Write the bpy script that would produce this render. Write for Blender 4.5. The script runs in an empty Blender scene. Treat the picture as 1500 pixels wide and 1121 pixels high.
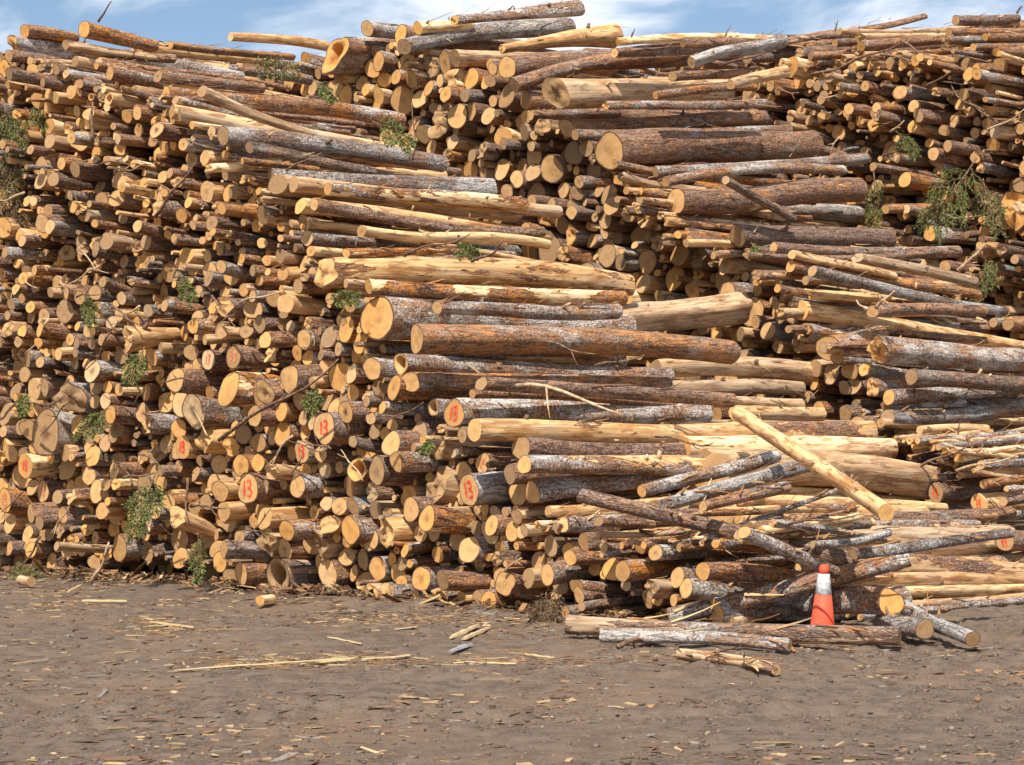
MODE_ALL = False
INDIVIDUALS = [
0,1,2,3,9,10,11,14,15,16,20,22,23,24,26,27,28,30,31,32,33,34,35,36,37,39,40,41,42,43,44,45,46,48,49,51,52,53,54,55,56,57,58,60,61,63,64,65,66,67,68,69,70,71,72,73,74,75,76,78,79,81,82,83,84,85,86,87,88,92,93,97,98,99,101,103,104,108,109,110,111,113,121,127,128,131,132,139,140,142,145,146,147,148,149,150,151,152,153,154,155,156,158,160,163,164,169,171,173,174,179,180,181,182,183,184,185,186,188,190,192,193,194,195,196,199,203,210,216,219,227,228,229,230,234,237,239,240,242,243,244,246,247,249,250,253,256,258,262,264,265,266,267,268,269,270,271,272,273,274,275,278,290,292,293,295,300,301,302,303,304,306,307,308,309,311,312,315,334,336,338,339,340,341,342,346,347,348,350,352,353,354,362,363,364,365,369,373,374,376,377,378,384,387,392,394,395,396,399,400,401,402,403,404,405,406,425,427,428,429,441,447,480,498,507,513,514,515,516,519,521,524,541,560,566,577,588,600,612,645,653,663,692,761,901,924,936,946,950,982,1103,1115,1163,1260,1397,1513,1582,1662,1724,1847,1862,1890,1901,1907,1923,1934,1944,1946,2010,2071,2170,2188,2234,2281,2363,3100,3103,3122,3125,3126,3128,3297,3299,3300,3301,3305,3398,3452,3513,3971,4032,4139,4196,4201,4231,4426,4450,4512]
BURIED = set([
285,517,557,565,626,635,647,650,652,661,664,675,683,688,691,695,697,3138,3139,3141,3142,3144,3145,3146,3147,3149,3150,3151,3157,3158,3160,3162,3164,3167,3172,3173,3174,3175,3176,3179,3182,3184,3185,3186,3188,3195,3197,3198,3209,3215,3217,3219,3253,3257,3259,3261,3263,3267,3268,3276,3282,3291,3293,3306,3324,3344,3348,3349,3355,3356,3357,3358,3360,3379,3380,3391,3395,3405,3413,3421,3424,3427,3429,3430,3439,3441,3447,3449,3456,3458,3462,3464,3472,3475,3480,3481,3484,3485,3486,3488,3492,3497,3498,3499,3501,3503,3512,3516,3521,3522,3523,3524,3525,3527,3529,3530,3531,3532,3535,3543,3546,3549,3550,3552,3553,3554,3556,3559,3561,3562,3566,3570,3573,3579,3581,3582,3583,3587,3588,3590,3593,3605,3607,3608,3609,3610,3617,3619,3622,3628,3635,3639,3644,3646,3649,3650,3651,3657,3659,3662,3665,3668,3669,3671,3674,3675,3676,3677,3678,3680,3682,3684,3686,3687,3688,3691,3692,3696,3697,3698,3701,3702,3706,3707,3708,3709,3711,3713,3714,3715,3716,3717,3718,3721,3722,3723,3724,3727,3728,3729,3730,3739,3742,3747,3750,3755,3757,3758,3761,3762,3763,3772,3773,3774,3776,3778,3779,3781,3783,3785,3787,3790,3794,3802,3805,3806,3809,3811,3812,3813,3815,3818,3824,3832,3837,3842,3846,3847,3848,3850,3852,3853,3857,3858,3860,3865,3867,3871,3873,3874,3875,3879,3880,3881,3887,3888,3890,3892,3894,3895,3901,3902,3908,3911,3912,3918,3922,3924,3927,3928,3930,3931,3932,3933,3935,3936,3941,3942,3943,3944,3945,3946,3954,3956,3962,3963,3964,3965,3970,3972,3976,3977,3979,3983,3984,3985,3986,3987,3988,3989,3990,3991,3992,3994,3995,3996,3997,3998,4001,4002,4003,4004,4005,4009,4014,4015,4017,4018,4019,4021,4022,4025,4029,4030,4031,4033,4034,4035,4036,4037,4040,4042,4043,4044,4045,4046,4047,4048,4049,4050,4051,4052,4054,4055,4056,4058,4059,4062,4065,4068,4069,4070,4073,4074,4077,4078,4079,4080,4081,4084,4085,4086,4087,4088,4090,4091,4092,4094,4096,4097,4098,4100,4104,4106,4107,4109,4111,4112,4114,4116,4119,4121,4122,4123,4125,4127,4129,4131,4132,4134,4135,4137,4141,4144,4147,4149,4150,4151,4153,4155,4169,4174,4176,4178,4184,4185,4188,4190,4194,4197,4199,4203,4207,4209,4210,4216,4217,4220,4221,4222,4223,4224,4227,4230,4232,4237,4239,4240,4241,4242,4244,4249,4250,4251,4252,4254,4255,4257,4258,4259,4262,4263,4267,4268,4269,4271,4272,4273,4275,4277,4281,4282,4284,4285,4286,4288,4290,4292,4295,4297,4298,4301,4302,4303,4304,4305,4306,4307,4311,4313,4314,4318,4319,4320,4322,4324,4328,4329,4335,4338,4342,4343,4344,4350,4354,4355,4356,4359,4360,4361,4362,4363,4364,4365,4368,4370,4373,4374,4376,4380,4383,4384,4386,4387,4388,4390,4397,4398,4399,4401,4403,4405,4406,4408,4409,4410,4412,4413,4414,4415,4417,4418,4419,4421,4422,4423,4424,4425,4430,4431,4433,4435,4437,4439,4440,4442,4443,4445,4447,4449,4451,4452,4454,4456,4460,4461,4465,4467,4468,4469,4478,4479,4481,4484,4485,4486,4492,4493,4496,4497,4501,4502,4503,4507,4508,4509,4510,4511,4513,4514,4518,4519,4521,4523,4525,4527,4528,4533,4535,4539,4546,4547,4550,4551,4552,4555,4556,4558,4560,4561,4562,4564,4565,4566,4570,4572,4573,4574,4575,4576,4585,4588,4590,4598,4599,4600,4602,4603,4604,4614,4619,4621,4624,4625,4630,4636,4637,4639,4640,4643,4645,4646,4648,4649,4650,4652,4659,4660,4661,4662,4663,4664,4665,4666,4669,4671,4674,4675,4677,4678,4682,4685,4689,4690,4692,4693,4695,4696,4699,4700,4704,4705,4707,4708,4710,4711,4713,4714,4715,4716,4717,4718,4719,4720,4721,4723,4727,4729,4730,4731,4732,4733,4735,4736,4737,4738,4739,4740,4742,4746,4747,4748,4749,4752,4753,4755,4757,4759,4762,4765,4766,4768,4770,4771,4772,4773,4775,4776,4780,4781,4783,4786,4788,4789,4790,4792,4795,4798,4799,4800,4801,4802,4808,4810,4811,4812,4813,4814,4815,4817,4818,4819,4822,4823,4824,4827,4828,4829,4830,4832,4836,4837,4838,4841,4843,4844,4846,4847,4848,4850,4852,4853,4854,4857,4861,4862,4864,4871,4872,4873,4874,4876,4877,4878,4879,4881,4882,4884,4885,4887,4889,4890,4891,4892,4893,4895,4897,4900,4901,4902,4903,4904,4905,4906,4908,4909,4911,4912,4913,4914,4915,4916,4918,4919,4920,4921,4922,4923,4925,4930,4931,4932,4933,4935,4936,4937,4939,4941,4944,4945,4947,4949,4950,4952,4954,4955,4956,4957,4958,4959,4961,4962,4965,4966,4967,4968,4969,4971,4972,4973,4974,4977,4978,4980,4981,4984,4988,4989,4990,4991,4992,4994,4995,4996,4999,5000,5004,5005,5008,5009,5012,5013])
HEROES = """
# off x0 y0 x1 y1 d0 d1 code [f=farOffset] | label # short
# ---- front stack, top left
0 123 43 228 68 25 18 bc | brown log raised on the skyline at the top left of the front stack # brown log on the top-left skyline
0.2 36 46 112 57 20 16 bc
0.1 18 66 60 72 30 26 gt | rough rotten log butt at the very top left corner of the stack # rotten butt at top left corner
0 96 66 255 86 15 13 mc
0 13 82 92 94 18 15 bc
0 110 90 150 98 17 15 pc
0 145 93 250 110 17 14 mc
0 82 102 155 118 18 16 bc
0 10 104 75 112 18 15 bc
-0.2 161 107 236 124 23 18 gc
-0.1 231 112 385 130 18 14 mc
-0.4 296 134 462 198 17 12 pc | half-peeled pole slanting steeply down over the upper logs of the front stack # steeply slanting upper pole
0 80 143 165 152 18 14 pc
-0.2 257 147 392 180 15 11 mc
0 243 139 305 144 23 18 bc
-0.2 252 163 310 175 21 17 pc
-0.3 263 168 335 184 19 16 pc
-0.1 240 187 315 202 19 16 bc
0 20 125 75 132 19 16 bc
0 69 158 0 0 20 0 pc
-0.5 327 199 648 240 30 26 gc | thick log, grey then bare, sticking out above the splintered slab # thick grey-and-bare upper log
-0.2 310 193 0 0 19 0 bc
-0.5 365 216 548 252 18 13 rc
-0.2 300 231 370 234 22 18 pc
-0.6 305 247 408 240 13 20 pt | pale splintered slab with a torn strip hanging from it # pale splintered slab
-0.2 330 256 400 262 17 16 pc
-0.1 397 257 717 278 20 34 gc | grey lichened log widening toward its right end high on the front stack # grey log widening rightward
-0.3 407 270 0 0 29 0 pc
-0.3 430 270 0 0 24 0 pc
-0.1 342 282 402 287 20 17 pc
-0.1 303 281 365 288 30 26 pc
-0.3 440 302 0 0 23 0 pc
-0.4 460 299 795 340 20 15 rc | long reddish log running beneath the widening grey log # long reddish upper log
0 480 277 768 300 18 20 mc
0 450 330 525 336 14 12 pc
0 530 338 801 358 18 17 pc | pale peeled log with a few knots beneath the long reddish one # pale knotty peeled log
-0.1 450 349 545 358 24 20 gc
-0.1 507 371 690 368 15 12 rc
-0.2 455 368 520 374 15 13 pc
-0.3 475 400 918 418 48 36 mt | big ragged log butt with a long half-peeled trunk above the very thick grey log # big ragged half-peeled butt
-0.4 540 420 912 437 23 22 mc
0 640 451 905 456 20 22 gc
-0.4 553 467 915 484 66 46 go | very thick grey log with a clean orange cut, widest clean end of all # very thick grey log
-0.6 610 497 1072 516 44 34 rw | thick red-brown log right under the very thick grey log # thick red-brown log
-0.3 587 533 978 551 33 26 gh | grey log with a ring-cracked hole in its cut under the red-brown log # grey log with cracked hole
-0.3 602 560 977 562 29 22 gc
-0.5 705 562 1072 587 20 20 rc | long slender reddish log crossing above the log with the crisp 13 # slender reddish crossing log
-0.1 620 572 692 572 16 14 bc
-0.4 665 606 1030 606 43 36 gn | thick log end with a crisp red 13 just above the cream log # log with the crisp red 13
-0.7 695 630 1097 630 32 28 pw | cream-coloured peeled log lying level below the crisp red 13 # level cream peeled log
-0.4 677 637 0 0 25 0 gc
-0.2 763 656 1122 660 34 28 gc
-0.5 768 681 1132 692 27 40 mc | log with flaking bright orange bark under the cream log's right half # log with flaking orange bark
-0.2 780 722 1000 704 34 30 gw | silvery log whose half-shaded end sits left of the reddish crossing pole # silvery log with shaded end
# ---- second row of peeled logs behind
4.2 885 475 1085 452 40 44 pt | peeled split log rising to the right beyond the front stack's slope # peeled split log rising right
4.3 960 541 1186 545 28 30 pc
4.2 960 567 1172 569 24 22 pc
4.2 1040 588 1172 593 18 18 pc
4.2 1075 604 1203 607 20 20 pc
3.2 960 629 1237 629 27 26 pc
2.4 1000 655 1302 657 32 32 pc | bare ochre log just above the heavy bare trunk # bare ochre log
2.2 1050 690 1362 706 50 46 pc | heavy bare trunk, broadest one left of the red-striped log ends # heavy bare trunk
2.0 1000 733 1265 736 30 30 pc
1.6 1130 778 1472 791 44 44 pc | big bare ochre trunk above the cone at the right # big bare ochre trunk
1.6 1180 822 1492 842 40 36 mc
1.6 1180 848 1520 862 34 32 pc
1.5 1210 872 1530 874 20 18 mc
1.6 1240 897 1540 896 14 14 pc | thin whitish pole on the ground at the right edge # whitish pole at right edge
1.5 1260 909 1550 905 12 11 gc
# ---- toe tangle
-0.8 1298 751 1082 606 25 22 pc f=2.2 | bare pole slanting down rightwards with its cut end low right # slanting bare pole
-0.9 849 725 1250 822 20 26 rc f=0.8 | long reddish pole slanting down right toward the cone # long reddish slanting pole
-0.9 1090 780 1222 838 20 20 gc f=0.35
-0.3 985 902 1332 816 26 27 bc f=0.95 | long brown pole leaning up to the right behind the cone # long leaning brown pole
-0.3 960 745 1184 680 20 22 gc
-0.2 940 720 1137 668 18 20 gc
-0.3 1030 742 1152 714 16 18 gc
-0.1 985 752 1250 745 13 14 mc
-0.1 1110 772 1272 767 16 16 gc
0 1190 798 1302 780 12 12 gc
-0.2 1250 812 1322 798 17 15 gc
-0.2 990 800 1120 806 16 16 gc
-0.6 1030 837 1205 852 27 22 bc | smooth brown log with a bright cut pointing at the cone # smooth brown log beside cone
-0.5 1005 862 1105 872 29 24 gw
0.45 1305 882 1095 903 40 34 go f=1.3 | stout log right of the cone with a bright orange cut facing out # stout orange-cut log by cone
-0.3 1425 936 1318 884 22 22 gc f=0.9 | grey log sloping to the dirt right of the stout orange-cut log # grey log sloping to dirt
0.0 1355 922 1290 912 30 28 gc f=0.5
G 832 915 1318 932 27 28 rc | long reddish log flat on the dirt in front of the cone # long reddish log on dirt
G 880 931 1157 946 20 18 gc | pale grey log on the dirt before the long reddish one # pale grey log on dirt
G 992 958 1137 982 16 18 mt | short rotten crumbling log lying nearest the camera on the dirt # rotten log nearest camera
0 965 907 1115 905 13 13 gc
-0.2 768 777 872 764 17 16 mc
-0.2 783 788 825 784 14 13 bc
-0.3 825 769 880 764 23 20 gc
-0.4 877 764 955 769 16 14 mc
-0.2 855 795 940 792 26 22 gc
-0.3 884 803 940 809 17 15 bc
-0.2 938 800 0 0 23 0 gc
-0.5 835 817 905 832 24 22 gc
-0.5 802 842 860 826 31 28 gw | squat grey log with a dull end tilted upward near the dry twigs # tilted squat grey log
-0.5 912 837 965 838 31 27 go
-0.4 917 858 960 852 15 13 bc
-0.4 845 860 915 868 24 20 gc
-0.3 848 872 975 884 24 18 rc
-0.5 852 889 940 880 13 12 rc
-0.4 952 862 1010 864 27 24 pt
-0.3 992 846 1060 850 31 27 gc
-0.2 987 879 0 0 19 0 gc
-0.1 950 881 0 0 21 0 gc
-0.3 960 810 1110 798 24 20 gc
-0.4 648 850 730 848 29 26 bc
-0.5 740 855 790 855 37 34 bw | fat brown log with a notched end above the dry twig bundle # fat notched brown log
-0.3 617 848 0 0 35 0 gc
-0.4 573 867 612 867 21 18 gc
-0.4 640 877 0 0 29 0 gt | round log end with a crumbly rotten face on the bottom row # crumbly bottom-row end
-0.2 542 888 0 0 25 0 pt
-0.2 565 890 0 0 29 0 gc
-0.3 610 873 0 0 15 0 bc
0 677 898 0 0 25 0 bc
0 727 901 0 0 19 0 bc
0 608 896 0 0 19 0 bc
-0.2 700 877 0 0 25 0 bc
-0.1 687 805 0 0 39 0 gw | thick log end, half sunlit, low in the middle of the front stack # half-sunlit thick end
-0.1 733 803 0 0 21 0 bc
-0.3 727 818 790 816 21 19 bt
-0.3 740 826 800 828 10 9 bc
-0.2 593 807 650 802 19 17 gc
-0.2 600 826 675 824 13 12 rc
-0.3 513 777 0 0 43 0 go | large clean oval end, leftmost of three low big cuts # large clean oval end
-0.3 563 782 0 0 43 0 pt
-0.1 542 790 0 0 34 0 gc
-0.2 480 768 0 0 27 0 pt
-0.2 465 800 0 0 43 0 pt | log end split into steps, right of the hollow bottom log # stepped split end
-0.1 480 840 0 0 45 0 bc | broad log end near the ground right of the hollow one # broad low end
-0.1 553 833 0 0 35 0 gc
0 583 840 0 0 30 0 bc
0 460 750 0 0 40 0 bc
-0.2 478 738 548 735 23 20 gc
-0.1 550 747 0 0 27 0 pc
-0.2 567 752 0 0 19 0 bc
-0.3 602 747 0 0 37 0 gc
-0.5 625 760 730 772 40 36 bo | big oval cut on a dark brown log under a bare plank # big oval dark brown log
-0.1 710 747 0 0 19 0 gc
-0.3 720 770 0 0 31 0 gc
-0.4 640 750 695 748 14 12 pc
-0.1 740 750 0 0 13 0 bc
-0.2 757 757 800 756 23 20 mc
-0.1 803 750 870 744 18 16 mc
-0.2 523 688 0 0 36 0 gh | log end with a crescent-shaped shadow beside a taller oval cut # crescent-shadowed end
-0.3 552 690 0 0 41 0 gc
-0.5 580 677 638 682 29 26 mw
-0.1 640 710 0 0 56 0 pt | shattered ragged log end, bigger than all around the painted 13s # shattered ragged end
-0.4 687 718 0 0 47 0 bn | dark log end with a smeared red 13 right of the shattered end # smeared red 13
-0.2 707 680 0 0 33 0 bn | small shaded log end with a faint red 13 under the cream log # faint red 13 in shade
-0.3 747 694 0 0 29 0 bc
-0.1 760 723 0 0 35 0 bc
-0.3 470 665 525 668 25 22 gw
-0.5 475 627 0 0 47 0 gn | tall oval log end with a large red 13, left-centre # tall oval with large 13
-0.4 457 620 0 0 20 0 bc
-0.1 500 553 0 0 45 0 bc
-0.3 515 548 0 0 29 0 bc
-0.3 527 500 0 0 37 0 go
-0.2 507 483 0 0 39 0 bo
-0.4 512 447 545 447 21 19 gc
-0.4 545 540 0 0 33 0 gw
-0.3 577 568 0 0 39 0 bo
-0.3 452 497 0 0 31 0 bc
-0.3 470 520 520 522 16 14 bc
-0.2 503 587 0 0 21 0 bc
-0.3 537 588 0 0 17 0 bc
-0.4 560 597 605 602 17 15 gc
0 615 603 0 0 29 0 bc
-0.1 635 597 0 0 26 0 gh | hollow log end just left of the crisp red 13 # hollow end left of crisp 13
-0.1 613 637 0 0 36 0 bc
-0.4 573 650 0 0 37 0 gw
-0.1 640 655 0 0 35 0 pt
-0.3 543 613 0 0 19 0 bc
-0.3 508 625 0 0 17 0 bc
-0.2 575 623 0 0 19 0 bc
-0.5 517 647 568 653 16 14 bc
-0.4 692 577 0 0 14 0 bc
# ---- left wall
-0.4 67 634 110 640 58 40 gx | flared knobbly root butt at the left, rotten star in its middle # flared root butt
-0.4 283 603 0 0 42 0 gx | log end with dark heart cracks in the left wall # heart-cracked end
-0.3 213 620 0 0 33 0 gt
-0.4 424 555 0 0 41 0 gw | rounded yellow log end with clear growth rings # ringed yellow end
-0.5 388 575 0 0 35 0 bx
-0.4 335 570 0 0 53 0 mo | vivid orange log end, largest between the two small scrawled red marks # vivid orange end
-0.6 257 557 300 562 36 34 bw | jutting brown log with a pale cracked face left of the orange end # jutting brown log
-0.1 265 592 0 0 41 0 bc
-0.5 373 610 412 614 33 31 bw
-0.2 437 583 0 0 35 0 gc
-0.4 298 643 0 0 39 0 pt | star-shaped rotten log end beside a small red 13 # star-shaped rotten end
-0.1 262 628 0 0 31 0 bc
-0.3 413 635 0 0 37 0 go
-0.3 442 662 0 0 35 0 on | orange log end with a red 13, below the large 13 # orange end with 13
-0.2 267 655 0 0 35 0 pn | pale log end with a small slanted red 13 # small slanted red 13
-0.2 305 527 0 0 33 0 on | dusky log end with a scrawled red mark, left one of a pair # dusky scrawled end
-0.3 342 523 0 0 35 0 bn | narrow log end with a scrawled red mark, right one of a pair # right scrawled end
-0.2 50 570 0 0 31 0 pc
-0.3 65 567 95 570 29 27 bc
-0.4 100 583 145 586 42 38 gt | thick log with a crumbling chopped face above the root butt # crumbling chopped face
-0.2 42 595 0 0 31 0 pc
-0.2 8 607 0 0 31 0 pc
-0.4 5 632 45 636 18 16 gc
-0.7 183 497 268 490 37 18 pt | cream log torn to long splinters, jutting from the left wall # cream splintered log
-0.3 222 523 0 0 31 0 bc
-0.4 235 510 268 512 16 14 pc
-0.4 305 408 345 411 23 21 bc
-0.2 370 397 408 400 17 15 bc
-0.2 380 411 415 413 17 15 bc
-0.4 370 434 415 436 18 17 bc
-0.3 418 445 0 0 27 0 pc
-0.4 445 497 495 500 29 27 gc
-0.2 380 475 0 0 27 0 bc
-0.4 283 478 330 477 25 23 mo
-0.5 325 487 350 489 19 17 pc
-0.5 300 498 345 500 14 12 pc
-0.7 7 370 80 378 17 15 gc
-0.3 163 473 210 476 21 18 mc
-0.4 217 455 248 459 19 18 gc
-0.5 58 483 100 488 23 21 bc
-0.5 112 503 158 507 18 17 bc
-0.4 110 517 160 523 14 13 gc
-0.2 82 515 0 0 27 0 pc
-0.3 98 510 0 0 21 0 pc
-0.3 140 365 172 369 25 22 bc
-0.4 97 430 125 433 18 16 bc
-0.4 178 437 215 441 20 19 gc
-0.3 37 682 70 684 35 30 pn | split yellow log end with a red 13 at the far left # split end with 13
-0.2 7 733 40 737 37 34 bn | dim log end with a red 13 cut by the left edge # dim 13 at left edge
-0.1 63 720 0 0 33 0 bn | shaded round log end with a faint 13 near the left edge # shaded faint 13
-0.6 363 716 400 720 45 40 bn | big oval log end with a bold red 13, low centre-left # big oval with bold 13
-0.4 142 720 0 0 37 0 go
-0.5 155 710 180 713 19 18 gc
-0.2 130 697 0 0 29 0 bc
-0.4 436 712 490 715 37 34 gw | silver-barked log end right of the bold red 13 # silver-barked end
-0.3 353 682 0 0 35 0 bo
-0.3 378 678 410 681 27 25 bo
-0.4 398 690 430 693 23 21 pt
-0.4 387 713 0 0 23 0 bc
-0.6 388 760 452 760 31 28 pw | bare pale log jutting far out below the silver end # bare jutting log
-0.5 420 777 0 0 31 0 gc
-0.3 390 797 0 0 33 0 pt
-0.2 417 805 0 0 31 0 bc
-0.3 407 845 0 0 56 0 mh | big hollow log with a ragged dark hole on the bottom row # big hollow bottom log
-0.6 328 805 378 806 25 23 gw
-0.1 322 823 0 0 31 0 bc
-0.3 353 840 0 0 33 0 bw
-0.1 175 803 0 0 41 0 gc | wide smooth oval end over the dark gap at the left # smooth oval over dark gap
0 263 790 0 0 37 0 bc
0 213 810 0 0 37 0 bt
0 75 827 0 0 31 0 bc
0 27 827 0 0 25 0 bc
-0.2 14 803 65 803 20 18 gc
-0.5 257 757 340 790 32 14 pt | split log with a long torn yellow side near the hanging bough # torn yellow split log
-0.3 213 770 0 0 25 0 gt
-0.3 130 748 0 0 21 0 bo
-0.5 92 755 130 754 25 22 gw
-0.2 45 753 0 0 27 0 bc
-0.8 83 800 143 812 13 12 pc
-0.2 287 695 0 0 21 0 bc
-0.2 262 683 0 0 19 0 bc
-0.3 235 690 0 0 17 0 bc
-0.3 167 690 215 688 27 24 gc
-0.3 227 750 0 0 21 0 bc
G 46 852 30 850 14 14 pc | short cut stub lying on the ground at the far left # stub on ground far left
G 381 880 398 878 14 14 pc | short cut stub lying on the ground below the hollow log # stub on ground below hollow
# ---- middle stack
7.3 492 78 562 76 56 50 gvh | old log with a heart-shaped hollow end on top of the middle stack # heart-shaped hollow log
7.6 538 42 590 45 24 22 gc
7.7 612 41 690 36 19 16 pc
7.8 587 50 0 0 29 0 bo
7.3 592 69 830 40 25 34 gc | long grey log climbing right across the top of the middle stack # long grey climbing log
7.6 665 30 848 12 13 24 gt | topmost grey log of all, tip ragged against the sky # topmost ragged-tipped log
8 735 72 898 52 14 38 pt | bare split log at the top, wide yellow end at right # bare split top log
7.6 743 99 1010 84 33 28 bc
7.3 753 125 1002 80 22 20 rc | reddish log rising right above the thick bare blond log # reddish log rising right
7.2 815 136 1060 133 48 40 px | thick bare blond log with a dark-hearted end near the top centre # thick bare blond log
7.8 690 115 0 0 35 0 bo
7.8 663 113 0 0 27 0 pt
7.7 667 85 700 82 25 23 pc
7.9 630 97 0 0 33 0 gt
7.8 718 118 0 0 19 0 bc
7.9 547 100 0 0 29 0 bc
7.6 497 113 538 108 20 18 pc
7.9 563 117 0 0 23 0 bc
7.8 580 113 0 0 23 0 bo
8 605 117 0 0 25 0 bc
7.9 530 122 0 0 23 0 bc
7.6 653 138 0 0 25 0 bo
7.9 615 145 0 0 29 0 bc
7.6 680 140 735 140 19 17 gc
7.8 743 140 0 0 41 0 bw
7.8 722 148 0 0 19 0 bc
7.7 770 147 0 0 29 0 bc
7.8 670 170 0 0 37 0 gw
7.8 690 163 0 0 29 0 bw
7.8 640 182 0 0 41 0 bt | diamond-shaped split log end in the middle stack # diamond-shaped split end
7.8 715 170 0 0 25 0 pc
8 743 173 0 0 25 0 bc
7.7 555 140 605 145 23 20 pc
8.1 773 183 0 0 37 0 bc
7.6 778 169 905 166 15 14 rc
7.7 887 155 1120 152 13 14 gt
7.6 830 188 1117 173 27 24 rc | red-grey log level above the broad russet log # level red-grey log
7.5 842 198 1155 190 17 16 gc
7.3 893 222 1190 214 55 44 rw | broad russet log with a chipped pale end in the middle stack # broad russet log
7.5 918 263 1010 258 33 28 bw
7.6 960 252 1267 232 17 17 gc
7.5 975 267 1235 250 15 15 gc
7.3 990 295 1257 279 38 36 rc | smooth russet log below the broad one, under a thin diagonal pole # smooth russet log
8.1 985 309 1256 314 26 26 gc
8.4 960 300 1281 299 26 30 rc
6.9 1063 264 1162 320 14 13 rc | thin reddish pole lying diagonally over the smooth russet log # thin diagonal reddish pole
7.5 945 305 0 0 56 0 pt | rough-hewn blond log end below the broad russet log # rough-hewn blond end
7.8 735 248 0 0 33 0 bo
7.8 780 253 0 0 27 0 bc
7.8 808 248 0 0 41 0 bw | large end half in shadow in the middle stack # large half-shaded middle end
7.8 757 262 0 0 25 0 bc
8 715 230 0 0 31 0 bc
8 840 225 0 0 35 0 bc
7.8 858 217 0 0 27 0 bc
7.8 737 200 0 0 29 0 pc
7.8 663 208 0 0 23 0 pc
7.6 737 211 780 208 16 15 rc
7.7 782 198 835 196 15 14 bc
7.7 778 214 832 214 14 13 bc
8 785 283 0 0 31 0 bc
7.7 808 300 0 0 21 0 gc
7.7 837 311 0 0 21 0 gc
7.7 848 267 885 263 19 17 mc
7.9 893 287 0 0 35 0 bc
7.8 887 323 0 0 25 0 bc
7.8 845 283 0 0 21 0 bc
7.6 920 315 0 0 21 0 pc
7.9 743 280 0 0 21 0 bc
7.5 1080 346 1302 351 33 28 rc | stout russet log leading the lower right group of the middle stack # stout russet leading log
7.8 1020 375 0 0 37 0 gt
7.7 1063 387 1100 390 25 24 pc
7.6 1110 367 1160 368 14 13 gc
7.4 1133 363 1403 369 16 17 gc | whitish grey pole under the stout russet leading log # whitish grey pole
7.2 1160 373 1310 405 14 12 pc
7.0 1255 378 1426 414 15 17 pt
7.2 1158 390 1432 432 19 14 rc
7.1 1190 397 1472 456 17 14 gc | long grey pole fanning down to the right edge # long grey fanning pole
7.4 1180 411 1260 418 14 12 bc
7.5 1137 410 1180 416 14 13 pc
7.6 1105 400 1150 405 12 11 bc
7.4 1187 433 1302 434 12 13 pt
7.4 1152 453 1200 458 47 44 gh | hollow butt with a dark ragged hole at the right # hollow butt at right
7.2 1172 455 1510 510 27 15 pc | bare ochre pole tapering right from the hollow butt # tapering bare ochre pole
7.3 1178 487 1280 492 27 25 gh
7.2 1213 510 1290 492 37 30 bw
7.0 1227 520 1275 521 27 25 rc
7.0 1285 513 1510 528 40 30 gt | log with a forked double end beneath the tapering ochre pole # forked double end
7.1 1278 457 1440 456 18 17 bc
7.5 1125 485 1160 488 25 23 gc
7.5 1085 490 1120 494 23 21 pc
7.6 1107 472 0 0 19 0 bc
7.6 1140 508 0 0 19 0 pc
7.4 1170 507 1205 510 21 20 pc
7.4 1195 540 0 0 25 0 pc
7.3 1218 547 0 0 31 0 bt
7.3 1245 543 0 0 27 0 bc
7.2 1267 541 1335 544 21 18 gc
7.0 1335 552 1510 563 23 21 rc
6.9 1302 582 1485 573 23 19 gc
7.0 1297 595 1410 590 16 15 gc
7.4 1192 560 0 0 21 0 bc
7.3 1237 568 0 0 21 0 bc
7.2 1250 565 1280 567 23 21 gc
7.1 1277 568 1330 560 28 26 bt
7.3 1180 582 0 0 19 0 bc
7.2 1200 600 0 0 25 0 bc
7.1 1238 607 0 0 25 0 bc
6.8 1300 612 1510 590 24 26 gc
6.8 1257 627 1340 622 36 30 gs | log end with red stripes beside the bare ochre log # upper red-striped end
6.6 1290 620 1415 619 14 13 pc
6.4 1347 630 1445 628 12 12 pc
6.0 1371 722 1445 710 27 26 rs | log end with two red stripes right of the heavy bare trunk # twin-striped log end
5.8 1434 738 1490 735 27 26 ps | bare log end with red stripes near the right edge # bare striped end
5.9 1407 760 1465 755 18 17 gc
6.0 1380 746 1435 738 14 13 gc
6.0 1437 681 1510 680 14 13 gc
6.1 1400 678 1450 676 12 11 gc
6.0 1405 672 1510 656 13 12 pc
5.4 1472 792 1520 788 31 30 rs
6.2 1340 660 1500 630 10 9 pt
6.1 1330 672 1430 640 9 8 mt
6.0 1375 655 1510 642 11 10 gc
6.0 1370 700 1510 688 11 10 gc
5.9 1440 710 1520 700 13 12 rc
5.9 1470 735 1530 715 14 12 gc
6.1 1320 690 1400 672 12 12 bt
# ---- top logs above middle and right stacks
8.5 338 54 478 68 13 15 pc | pale peeled pole overhanging the skyline left of the heart-shaped hollow # pale skyline pole
4.6 180 58 330 80 12 10 mc
4.6 205 70 400 92 14 11 pc
4.6 250 66 430 84 12 10 rc
4.5 330 100 455 118 14 14 rc
8.4 448 90 478 96 26 24 go
4.5 300 96 420 108 10 9 pc
8 905 62 1145 58 12 10 pc
8 900 78 1090 70 14 12 rc
8 1013 92 1145 60 18 22 gc | grey log bulging rightward at the crest right of centre # grey bulging crest log
8 1000 64 1090 62 12 12 rc
7.9 985 112 1110 104 15 14 bc
7.9 960 140 1105 128 13 12 rc
7.8 1070 124 1152 105 14 16 pc
13.4 1158 98 0 0 29 0 po | bright round end at the upper left of the right stack # bright end of right stack
13.8 1097 143 0 0 29 0 bc
13.4 1187 83 1335 68 14 13 rc
13.4 1195 92 1300 84 11 11 gc
13.3 1217 128 1298 92 12 12 gc
13.4 1303 93 0 0 19 0 bc
13.4 1322 98 0 0 13 0 bc
13.3 1348 100 1400 106 13 13 bc
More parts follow.
